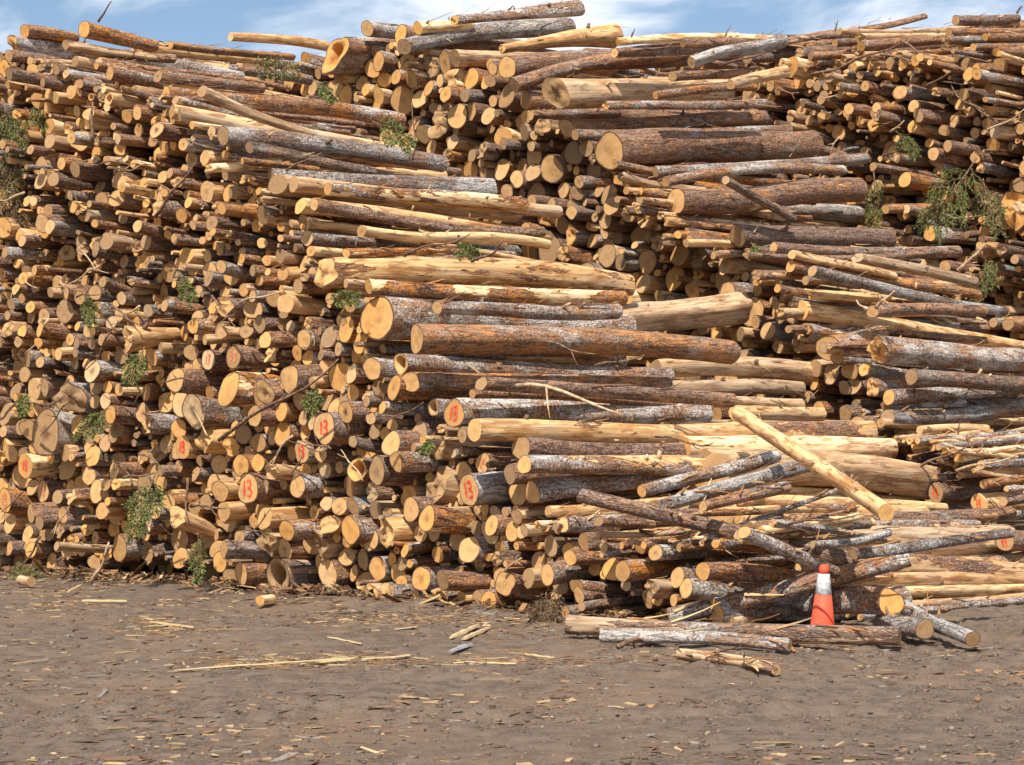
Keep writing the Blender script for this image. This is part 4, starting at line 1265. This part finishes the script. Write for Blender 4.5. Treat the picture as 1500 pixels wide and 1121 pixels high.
# ------------------------------------------------------------------ hanging bark shreds and splinters on the logs
shreds = []
hero = [h for h in logs if h['hero'] and np.linalg.norm(h['P1'] - h['P0']) > 1.0]
sides = [h for h in hero if h['side']]
near_ = [h for h in logs if not h['hero'] and h['stack'] == 'front']
for n in range(6200):
    h = sides[rs.integers(len(sides))] if rs.random() < 0.5 else (hero[rs.integers(len(hero))] if rs.random() < 0.4 else near_[rs.integers(len(near_))])
    ax = h['P1'] - h['P0']; L = np.linalg.norm(ax); a, y, z = basis(ax)
    s = rs.uniform(0.0, 0.95) if h['side'] else rs.uniform(0, 0.15)
    r = h['r0'] + (h['r1'] - h['r0']) * s
    an = rs.uniform(0.2, 2.6)
    nrm = -y * math.cos(an) + z * math.sin(an); tan = y * math.sin(an) + z * math.cos(an)
    c = h['P0'] + a * s * L + nrm * (r * 1.035 + 0.004)
    dr = a + tan * rs.normal(0, 0.35); dr /= np.linalg.norm(dr); sd = np.cross(nrm, dr)
    ln_ = float(np.clip(rs.lognormal(-1.85, 0.65), 0.04, 0.7)); w = rs.uniform(0.006, 0.032)
    lift = rs.uniform(0.0, 0.05) * (ln_ / 0.2); droop = rs.uniform(0, 0.3) * ln_ * (rs.random() < 0.3)
    pts = []
    for q in np.linspace(0, 1, 4):
        wq = w * (1 - 0.7 * q)
        cc = c + dr * ln_ * q + nrm * (lift * q * q) - np.array([0, 0, droop * q * q])
        for sg in (-1, 1):
            pts.append(cc + sd * wq * sg * 0.5)
        for sg in (1, -1):
            pts.append(cc + sd * wq * sg * 0.5 + nrm * 0.004)
    fc = []
    for i in range(3):
        for j in range(4):
            k = (j + 1) % 4; fc.append((i * 4 + j, i * 4 + k, (i + 1) * 4 + k, (i + 1) * 4 + j))
    fc += [(3, 2, 1, 0), (12, 13, 14, 15)]
    k = rs.uniform(0.6, 1.25)
    base = [(0.62, 0.41, 0.20), (0.42, 0.18, 0.06), (0.17, 0.09, 0.055), (0.30, 0.26, 0.22)][rs.choice(4, p=[0.34, 0.32, 0.26, 0.08])]
    shreds.append((pts, fc, tuple(q * k for q in base)))
tag(link('bark_shreds', bits_mesh('bark_shreds', shreds, M_BITS)), 'curled bark shreds and splinters clinging to the logs', 'bark shreds', kind='stuff')

# ------------------------------------------------------------------ twigs caught between the logs
def place(x, y, off): return on_ground(x, y, 0.01) if off == 'G' else on_wall(x, y, off)
twig_labels = set()
def twig(x0, y0, x1, y1, off, w=5.0, pale=False, seed=0, label=None, off1=None, forks=1):
    q = np.random.default_rng(900 + seed)
    A = place(x0, y0, off); B = place(x1, y1, off if off1 is None else off1)
    L = np.linalg.norm(B - A); n = 8
    a, yv, zv = basis(B - A)
    k1, k2 = q.normal(0, 0.05 if abs(x1 - x0) + abs(y1 - y0) < 90 else 0.018, 2)
    pts = [A + (B - A) * s + yv * L * (k1 * math.sin(s * 3.14) + 0.02 * math.sin(s * 9 + k2 * 50)) + zv * L * (k2 * math.sin(s * 3.14) + 0.02 * math.sin(s * 7)) for s in np.linspace(0, 1, n)]
    r = w * 0.5 * A[1] / F
    V, Fc = tube(pts, [r * (1 - 0.6 * i / (n - 1)) for i in range(n)], 6)
    V = list(V); Fc = list(Fc)
    for f in range(forks):
        i = int(q.integers(2, n - 2)); b = pts[i]
        dv = (B - A) / L * 0.7 + yv * q.normal(0, 0.5) + zv * q.normal(0, 0.6)
        l2 = L * q.uniform(0.15, 0.35)
        v2, f2 = tube([b, b + dv * l2 * 0.5, b + dv * l2 + zv * 0.03 * L], [r * 0.55, r * 0.4, r * 0.2], 5)
        n0 = len(V); V += v2; Fc += [tuple(k + n0 for k in t) for t in f2]
    V = np.array(V); org = V.mean(0).copy(); org[2] = V[:, 2].min()
    me = mesh_np('twig', V - org, Fc, [M_TWIGPALE if pale else M_TWIG])
    o = link('twig', me); o.location = org
    if label is None:
        kind = ('pale' if pale else 'brown') + (' long' if abs(x1 - x0) + abs(y1 - y0) > 90 else ' short')
        kind = ' '.join(reversed(kind.split()))
        for dist, ph, _ in where((x0 + x1) / 2, (y0 + y1) / 2, reach=400):
            l = f"{kind} broken twig {ph}"
            if l not in used_labels: label = l; used_labels.add(l); break
    tag(o, label or 'thin broken twig caught among the logs', 'twig', 'broken twigs caught among the logs')
    return o
TW = [(133, 856, 160, 795, -0.7, 7, 1), (145, 32, 163, 2, 0.3, 4, 0), (320, 645, 495, 530, -0.9, 6, 0), (278, 742, 332, 746, -0.8, 6, 0), (228, 318, 285, 240, -0.7, 6, 0), (252, 288, 228, 265, -0.6, 5, 0),
      (133, 210, 135, 150, -0.6, 7, 0), (158, 246, 213, 240, -0.5, 4, 1), (1403, 397, 1443, 357, 7.0, 6, 1), (1283, 452, 1312, 426, 6.7, 6, 1), (1271, 453, 1254, 440, 6.7, 5, 1), (690, 383, 738, 352, -0.8, 5, 0), (755, 565, 912, 610, -1.0, 7, 1),
      (873, 536, 943, 522, -1.0, 5, 0), (275, 700, 278, 770, -0.9, 5, 0), (182, 700, 230, 692, -0.8, 5, 0), (303, 252, 318, 246, -0.8, 9, 1), (604, 235, 602, 150, 0.5, 3, 0), (1107, 70, 1118, 48, 13, 4, 0), (1223, 45, 1227, 30, 13, 3, 0),
      (1490, 20, 1498, 8, 13, 4, 0), (925, 55, 930, 42, 8, 3, 0), (745, 15, 752, 8, 7.6, 3, 0), (1010, 800, 1014, 782, -0.6, 4, 0), (905, 948, 978, 939, 'G', 8, 0), (740, 838, 765, 818, -0.5, 4, 1),
      (1230, 100, 1330, 60, 13, 5, 0), (1290, 80, 1380, 95, 12.9, 4, 0), (1320, 60, 1370, 88, 12.9, 4, 0), (1285, 235, 1330, 215, 12.9, 4, 0), (1190, 110, 1250, 90, 12.9, 5, 0), (1060, 95, 1140, 70, 12.9, 4, 0), (400, 600, 440, 560, -0.8, 4, 0),
      (100, 590, 60, 640, -0.7, 3, 0), (420, 250, 470, 225, -0.6, 4, 0), (560, 620, 620, 590, -0.8, 3, 0), (1380, 650, 1450, 662, 5.8, 5, 1), (1340, 690, 1420, 655, 5.8, 5, 0), (1400, 690, 1490, 668, 5.7, 5, 1), (960, 640, 1060, 655, -0.9, 4, 0), (1150, 770, 1260, 755, -0.7, 5, 0),
      (590, 375, 690, 345, -0.8, 4, 0), (800, 500, 872, 520, -0.9, 4, 0)]
for i, (x0, y0, x1, y1, of, w, p) in enumerate(TW): twig(x0, y0, x1, y1, of, w, bool(p), i, forks=1 + (i % 3 == 0))
q = np.random.default_rng(77)
for i in range(46):
    if i < 32:
        t = q.uniform(0, 1); x = 20 + 640 * t * q.uniform(0.2, 1); y = q.uniform(150 + 0.6 * x, 790); off = -0.55
    else: x = q.uniform(1120, 1480); y = q.uniform(110, 330); off = 13.0
    an = q.uniform(-1.2, 1.2) + (3.14 if q.random() < 0.5 else 0); l = q.uniform(22, 70)
    twig(x, y, x + l * math.cos(an), y + l * math.sin(an), off - q.uniform(0, 0.3), q.uniform(2.5, 4.5), q.random() < 0.3, 100 + i)

# ------------------------------------------------------------------ fir boughs
def bough(x, y, off, length_px, angle, droop, label, spread=0.55, dry=0.0, seed=0, dense=1.0):
    """a fir bough: stem with flat side sprays of needles; angle in the picture, degrees, 0 right, -90 hanging down"""
    qs = np.random.default_rng(400 + seed)
    A = place(x, y, off); px2m = A[1] / F; L = length_px * px2m
    right = np.array([1.0, 0, 0]); up = np.array([0, 0, 1.0]); out = np.array([0, -1.0, 0])
    an = R(angle); d0 = right * math.cos(an) + up * math.sin(an) + out * 0.22; d0 /= np.linalg.norm(d0)
    def path(P, dv, L, droop, n):
        pts = [P]; v = dv.copy()
        for i in range(n):
            v = v + np.array([0, 0, -droop / n]) + qs.normal(0, 0.05, 3); v /= np.linalg.norm(v); pts.append(pts[-1] + v * L / n)
        return pts
    main = path(A, d0, L, droop, 9)
    r = max(0.006, L * 0.012)
    SV, SF = tube(main, [r * (1 - 0.75 * i / 9) for i in range(10)], 5); SV = list(SV); SF = list(SF)
    items = []
    def needles(pts, dens):
        for i in range(len(pts) - 1):
            seg = pts[i + 1] - pts[i]; l = np.linalg.norm(seg); a, yv, zv = basis(seg)
            for k in range(max(1, int(l / 0.012 * dens))):
                c = pts[i] + seg * qs.random(); ph = qs.uniform(0, 6.28)
                nd = a * 0.8 + (yv * math.cos(ph) + zv * math.sin(ph)) * 0.75; nd /= np.linalg.norm(nd)
                sdv = np.cross(nd, qs.normal(0, 1, 3)); sdv /= np.linalg.norm(sdv) + 1e-9
                nl = qs.uniform(0.025, 0.05); wd = 0.008
                if qs.random() < dry: col = (0.17 * qs.uniform(.6, 1.2), 0.105 * qs.uniform(.7, 1.1), 0.055)
                else:
                    k2 = qs.uniform(0.55, 1.5); col = (0.17 * k2, 0.215 * k2, 0.06 * k2)
                items.append(([c - sdv * wd, c + sdv * wd, c + nd * nl], [(0, 1, 2)], col))
    needles(main[2:], dense)
    nb = 16
    for b in range(nb):
        s = 0.12 + 0.85 * b / nb; i = s * 9; p = main[int(i)] + (main[min(9, int(i) + 1)] - main[int(i)]) * (i % 1)
        t = main[min(9, int(i) + 1)] - main[int(i)]; a, yv, zv = basis(t)
        side = 1 if b % 2 else -1
        flat = np.cross(t / np.linalg.norm(t), out); flat /= np.linalg.norm(flat)
        dv = a * 0.75 + flat * side * qs.uniform(0.5, 0.9) + out * qs.normal(0.1, 0.3); dv /= np.linalg.norm(dv)
        l2 = L * spread * (1 - 0.65 * s) * qs.uniform(0.7, 1.15)
        tw = path(p, dv, l2, droop * 0.8 + 0.25, 5)
        v2, f2 = tube(tw, [r * 0.4 * (1 - 0.7 * k / 5) for k in range(6)], 4); n0 = len(SV); SV += v2; SF += [tuple(k + n0 for k in ff) for ff in f2]
        needles(tw, dense)
        for k in range(1, 5):
            for sg in (1, -1):
                dv2 = (tw[k] - tw[k - 1]); dv2 = dv2 / np.linalg.norm(dv2) * 0.75 + np.cross(dv2 / np.linalg.norm(dv2), out) * sg * 0.65 + qs.normal(0, 0.15, 3); dv2 /= np.linalg.norm(dv2)
                t2 = path(tw[k], dv2, l2 * 0.38 * (1 - 0.15 * k), droop * 0.6 + 0.2, 3)
                v2, f2 = tube(t2, [r * 0.2] * 4, 3); n0 = len(SV); SV += v2; SF += [tuple(k3 + n0 for k3 in ff) for ff in f2]
                needles(t2, dense)
    SV = np.array(SV); org = A.copy()
    root = bpy.data.objects.new('fir_bough', None); COL.objects.link(root); root.location = org; root.empty_display_size = 0.1
    tag(root, label, 'fir bough', 'fir boughs caught in the stacks')
    link('stem', mesh_np('stem', SV - org, SF, [M_TWIG]), root)
    items = [(np.array(v) - org, f, c) for v, f, c in items]
    if items: link('needles', bits_mesh('needles', items, M_NEEDLE), root)
    return root
BOUGHS = [
    (2, 150, -0.35, 70, -50, 0.9, 'dark green fir bough draped at the left edge, high on the front stack', .6, .1),
    (12, 205, -0.3, 75, -80, 0.7, 'dusty brown-green fir bough hanging below the dark one at the left edge', .6, .6),
    (5, 275, -0.3, 60, -60, 0.6, 'withered bough of fine bare twigs at the left edge', .6, .85),
    (36, 158, -0.5, 40, -20, 0.9, 'small grey-green fir spray near the upper left corner', .6, .2),
    (545, 178, -0.9, 60, -20, 0.5, 'bright green fir sprig lying on bare poles high on the front stack', .5, 0),
    (360, 95, 0.0, 70, 5, 0.4, 'thin fir spray lying along the crest left of the heart-shaped hollow log', .4, .25),
    (462, 118, 0.0, 38, -40, 0.8, 'small fir sprig hanging below the crest, left of the middle stack', .5, .1),
    (125, 428, -0.55, 44, -75, 0.5, 'small pale fir sprig hanging in the left wall, lower of a pair', .55, .1),
    (262, 398, -0.55, 42, -50, 0.7, 'small green fir sprig in the left wall above the cream splintered log', .6, .1),
    (212, 508, -0.75, 46, -120, 0.5, 'bright green fir sprig hanging below the cream splintered log', .7, 0),
    (160, 598, -0.6, 48, -150, 0.7, 'broad fir sprig right of the flared root butt', .7, .1),
    (228, 692, -0.85, 85, -105, 0.4, 'long green fir bough hanging above the torn yellow split log', .5, .1),
    (290, 780, -0.7, 62, -80, 0.4, 'grey-green fir bough hanging over the dark gap at the bottom', .4, .2),
    (38, 570, -0.6, 32, -100, 0.5, 'tiny fir sprig hanging at the left by a pair of pale ends', .6, 0),
    (478, 440, -0.8, 44, 10, 0.5, 'dark fir sprig left of the very thick grey log', .5, .1),
    (462, 560, -0.3, 42, -100, 0.5, 'shadowy fir sprig deep between logs left of centre', .6, .2),
    (636, 640, -0.6, 24, -130, 0.5, 'tiny yellow-green sprig below the hollow end beside the crisp 13', .6, 0),
    (1430, 232, 12.6, 120, -125, 0.35, 'largest fir bough, spread over the log ends of the right stack', .62, .05),
    (1440, 262, 12.7, 75, -80, 0.4, 'dusky fir bough hanging beside the largest one', .55, .3),
    (1280, 250, 12.6, 92, -88, 0.3, 'grey-green fir bough drooping at the right ends of the russet logs', .36, .2),
    (1312, 192, 12.8, 42, -40, 0.6, 'small fir spray above the largest bough in the right stack', .6, .1),
    (1440, 375, 12.7, 40, -70, 0.5, 'small fir sprig in the right stack under the largest bough', .6, .1),
    (1440, 400, 12.7, 40, -110, 0.5, 'faded fir sprig low in the right stack beside the fanning pole', .6, .4),
    (1100, 355, 7.0, 22, -60, 0.5, 'tiny green sprig beside the stout russet leading log', .6, 0),
    (0, 838, -1.0, 62, -12, 0.3, 'green fir bough lying on the dirt at the bottom left', .6, .1),
    (660, 362, -0.6, 40, -10, 0.5, 'flat green sprig among twigs on the front stack slope', .5, .15),
]
for i, b in enumerate(BOUGHS): bough(*b[:3], b[3] * 1.2, *b[4:7], spread=b[7], dry=b[8], seed=i, dense=2.2 if i in (17, 19, 11) else 1.2)
bough(818, 856, -0.75, 66, -112, 0.35, 'dry leafless twig bundle hanging before the long reddish log', spread=.8, dry=.95, seed=50, dense=0.35)
bough(800, 868, -0.7, 50, -95, 0.4, 'small dry tuft hanging left of the leafless twig bundle', spread=.8, dry=.8, seed=51, dense=0.5)

# ------------------------------------------------------------------ split slabs on the ground
def slab(x0, y0, x1, y1, wpx, label, col, seed):
    q = np.random.default_rng(600 + seed)
    A = on_ground(x0, y0, 0.0); B = on_ground(x1, y1, 0.0)
    A[2] = gz(A[0], A[1]) + 0.012; B[2] = gz(B[0], B[1]) + 0.012
    w = wpx * A[1] / F; dv = (B - A); L = np.linalg.norm(dv); a, yv, zv = basis(dv)
    V, Fc = [], []; n = 9
    for i, s in enumerate(np.linspace(0, 1, n)):
        ws = w * (0.55 + 0.45 * math.sin(min(1, s * 3) * 1.57) * (1 - 0.6 * s)) * q.uniform(0.75, 1.2); c = A + dv * s + yv * q.normal(0, 0.006) * L * .3
        c = c + zv * (0.004 + abs(q.normal(0, 0.004)))
        for sy, szz in ((-.5, 0), (.5, 0), (.38, .35), (-.3, .42)): V.append(c + yv * ws * sy + zv * min(0.05, ws) * szz)
    for i in range(n - 1):
        for j in range(4): k = (j + 1) % 4; Fc.append((i * 4 + j, i * 4 + k, (i + 1) * 4 + k, (i + 1) * 4 + j))
    Fc += [(3, 2, 1, 0), tuple((n - 1) * 4 + j for j in range(4))]
    V = np.array(V); org = V.mean(0).copy(); org[2] = V[:, 2].min()
    me = bits_mesh('split_slab', [(V - org, Fc, col)], M_BITS)
    o = link('split_slab', me); o.location = org
    tag(o, label, 'wood slab', 'split slabs and slivers on the dirt')
PALE = (0.62, 0.46, 0.25)
slab(660, 932, 700, 917, 11, 'pale split slab on the dirt, left of two in front of the lowest logs', PALE, 0)
slab(680, 934, 716, 918, 10, 'pale split slab on the dirt, right of two in front of the lowest logs', PALE, 1)
slab(440, 968, 600, 958, 6, 'long pale sliver on the dirt at centre left, upper of a crossed pair', PALE, 2)
slab(255, 975, 520, 965, 5, 'longest pale sliver lying across the dirt at centre left', PALE, 3)
slab(665, 970, 757, 976, 6, 'thin straight pale sliver on the dirt below the pair of slabs', PALE, 4)
slab(700, 996, 760, 990, 10, 'rounded brown stick near the bottom of the yard', (0.30, 0.2, 0.12), 5)
slab(120, 882, 185, 880, 9, 'broad pale splinter on the dirt near the short left stub', PALE, 6)
slab(220, 912, 285, 915, 8, 'yellowish splinter on the dirt below the dark gap', (0.5, 0.34, 0.17), 7)
slab(100, 869, 118, 862, 7, 'short bright splinter beside the short left stub', PALE, 8)
slab(770, 956, 812, 961, 5, 'thin splinter on the dirt before the pale grey log', PALE, 9)
slab(660, 950, 690, 944, 12, 'weathered grey slab flat on the dirt below the pair of slabs', (0.33, 0.34, 0.36), 10)
slab(290, 920, 362, 916, 5, 'slender brown splinter on the dirt under the hollow bottom log', (0.34, 0.2, 0.1), 11)
slab(480, 935, 530, 940, 5, 'short tan splinter on the dirt at centre', PALE, 12)
slab(20, 965, 70, 958, 5, 'faint tan splinter on the dirt at lower left', (0.45, 0.31, 0.17), 13)
slab(1153, 938, 1163, 955, 6, 'torn orange splinter at the end of the pale grey log', (0.5, 0.24, 0.08), 14)

# ------------------------------------------------------------------ traffic cone
def cone():
    base = on_ground(1204, 931, 0.0); Y = base[1]; u = Y / F
    m, nt, b = new_mat('orange_vinyl'); g = NG(nt); tc = g.n('ShaderNodeTexCoord').outputs['Object']
    f = g.noise(tc, 9, 5, 0.65); f2 = g.noise(tc, 60, 4, 0.6)
    c = g.mix(g.step(f, 0.4, 0.7, 0, 0.35), (0.88, 0.105, 0.05), (0.70, 0.15, 0.09)); c = g.mix(g.step(f2, 0.62, 0.75, 0, 0.5), c, (0.35, 0.12, 0.07))
    nt.links.new(c, b.inputs['Base Color']); b.inputs['Roughness'].default_value = 0.55
    mw, nt2, b2 = new_mat('worn_reflective'); g2 = NG(nt2); tc2 = g2.n('ShaderNodeTexCoord').outputs['Object']
    f3 = g2.noise(tc2, 34, 6, 0.75); nt2.links.new(g2.mix(g2.step(f3, 0.42, 0.6), (0.42, 0.42, 0.43), (0.80, 0.80, 0.80)), b2.inputs['Base Color'])
    root = bpy.data.objects.new('traffic_cone', None); COL.objects.link(root); root.location = (base[0], base[1], gz(base[0], base[1]))
    root.rotation_euler = (R(1.0), R(1.6), 0.2)
    tag(root, 'orange traffic cone with a worn white collar standing behind the ground log', 'traffic cone')
    H = (931 - 825 + 9) * u; rb = 21.0 * u; rt = 6.6 * u
    def lathe(name, prof, mat, n=36):
        V, Fc = [], []
        for r, z in prof:
            for j in range(n): V.append((r * math.cos(6.28318 * j / n), r * math.sin(6.28318 * j / n), z))
        for i in range(len(prof) - 1):
            for j in range(n): k = (j + 1) % n; Fc.append((i * n + j, i * n + k, (i + 1) * n + k, (i + 1) * n + j))
        return link(name, mesh_np(name, V, Fc, [mat]), root)
    def rad(z): return rb + (rt - rb) * (z / H)
    z1, z2, z3 = (931 - 868 + 8) * u, (931 - 838 + 9) * u, H
    lathe('cone_body', [(rad(0.02), 0.028), (rad(z1 * .5), z1 * .5), (rad(z1), z1), (rad(z1) - .004, z1 + .001), (rad(z2) - .004, z2 - .001), (rad(z2), z2), (rad(z3 - .03), z3 - .035), (rt * .98, z3 - .018), (rt * .8, z3 - .005), (rt * .5, z3), (0.001, z3 + 0.001)], m)
    lathe('reflective_collar', [(rad(z1) - .003, z1 + .002), (rad(z1) + .001, z1 + .004), (rad(z2) + .001, z2 - .004), (rad(z2) - .003, z2 - .002)], mw)
    bm = bmesh.new(); bmesh.ops.create_cube(bm, size=1); bmesh.ops.scale(bm, vec=(rb * 2.7, rb * 2.7, 0.03), verts=bm.verts); bmesh.ops.translate(bm, vec=(0, 0, 0.015), verts=bm.verts)
    bmesh.ops.bevel(bm, geom=[e for e in bm.edges if abs(e.verts[0].co.z - e.verts[1].co.z) > 0.01], offset=0.04, segments=4, affect='EDGES')
    me = bpy.data.meshes.new('base'); bm.to_mesh(me); bm.free(); me.materials.append(m); link('base', me, root)
cone()

# ------------------------------------------------------------------ sky and sun
SUN_EL, SUN_AZ = R(52), R(180 + 14)      # azimuth clockwise from +Y: behind the camera, to its left
w = bpy.data.worlds.new('World'); SC.world = w; w.use_nodes = True
nt = w.node_tree; nt.nodes.clear(); g = NG(nt)
sky = g.n('ShaderNodeTexSky'); sky.sky_type = 'NISHITA'; sky.sun_disc = False; sky.sun_elevation = SUN_EL; sky.sun_rotation = SUN_AZ
sky.air_density = 1.0; sky.dust_density = 0.4; sky.ozone_density = 2.0
tc = g.n('ShaderNodeTexCoord').outputs['Generated']
cl = g.noise(g.vmul(tc, (6.5, 6.5, 17)), 1.0, 7, 0.55, 0.4)
cm = g.step(cl, 0.42, 0.66, 0.0, 0.9)
col = g.mix(cm, sky.outputs[0], (10.2, 10.3, 10.6))
bg = g.n('ShaderNodeBackground'); nt.links.new(col, bg.inputs[0]); bg.inputs[1].default_value = 0.096
wo = g.n('ShaderNodeOutputWorld'); nt.links.new(bg.outputs[0], wo.inputs[0])
sd = bpy.data.lights.new('sun', 'SUN'); sd.energy = 5.0; sd.angle = R(0.53); sd.color = (1.0, 0.94, 0.84)
so = bpy.data.objects.new('sun', sd); COL.objects.link(so)
sv = Vector((math.sin(SUN_AZ) * math.cos(SUN_EL), math.cos(SUN_AZ) * math.cos(SUN_EL), math.sin(SUN_EL)))
so.rotation_euler = sv.to_track_quat('Z', 'Y').to_euler(); so.location = sv * 60
SC.view_settings.view_transform = 'Standard'; SC.view_settings.look = 'None'; SC.view_settings.exposure = 0.36; SC.view_settings.gamma = 1.0
SC.render.engine = 'CYCLES'
SC.cycles.max_bounces = 6; SC.cycles.diffuse_bounces = 3
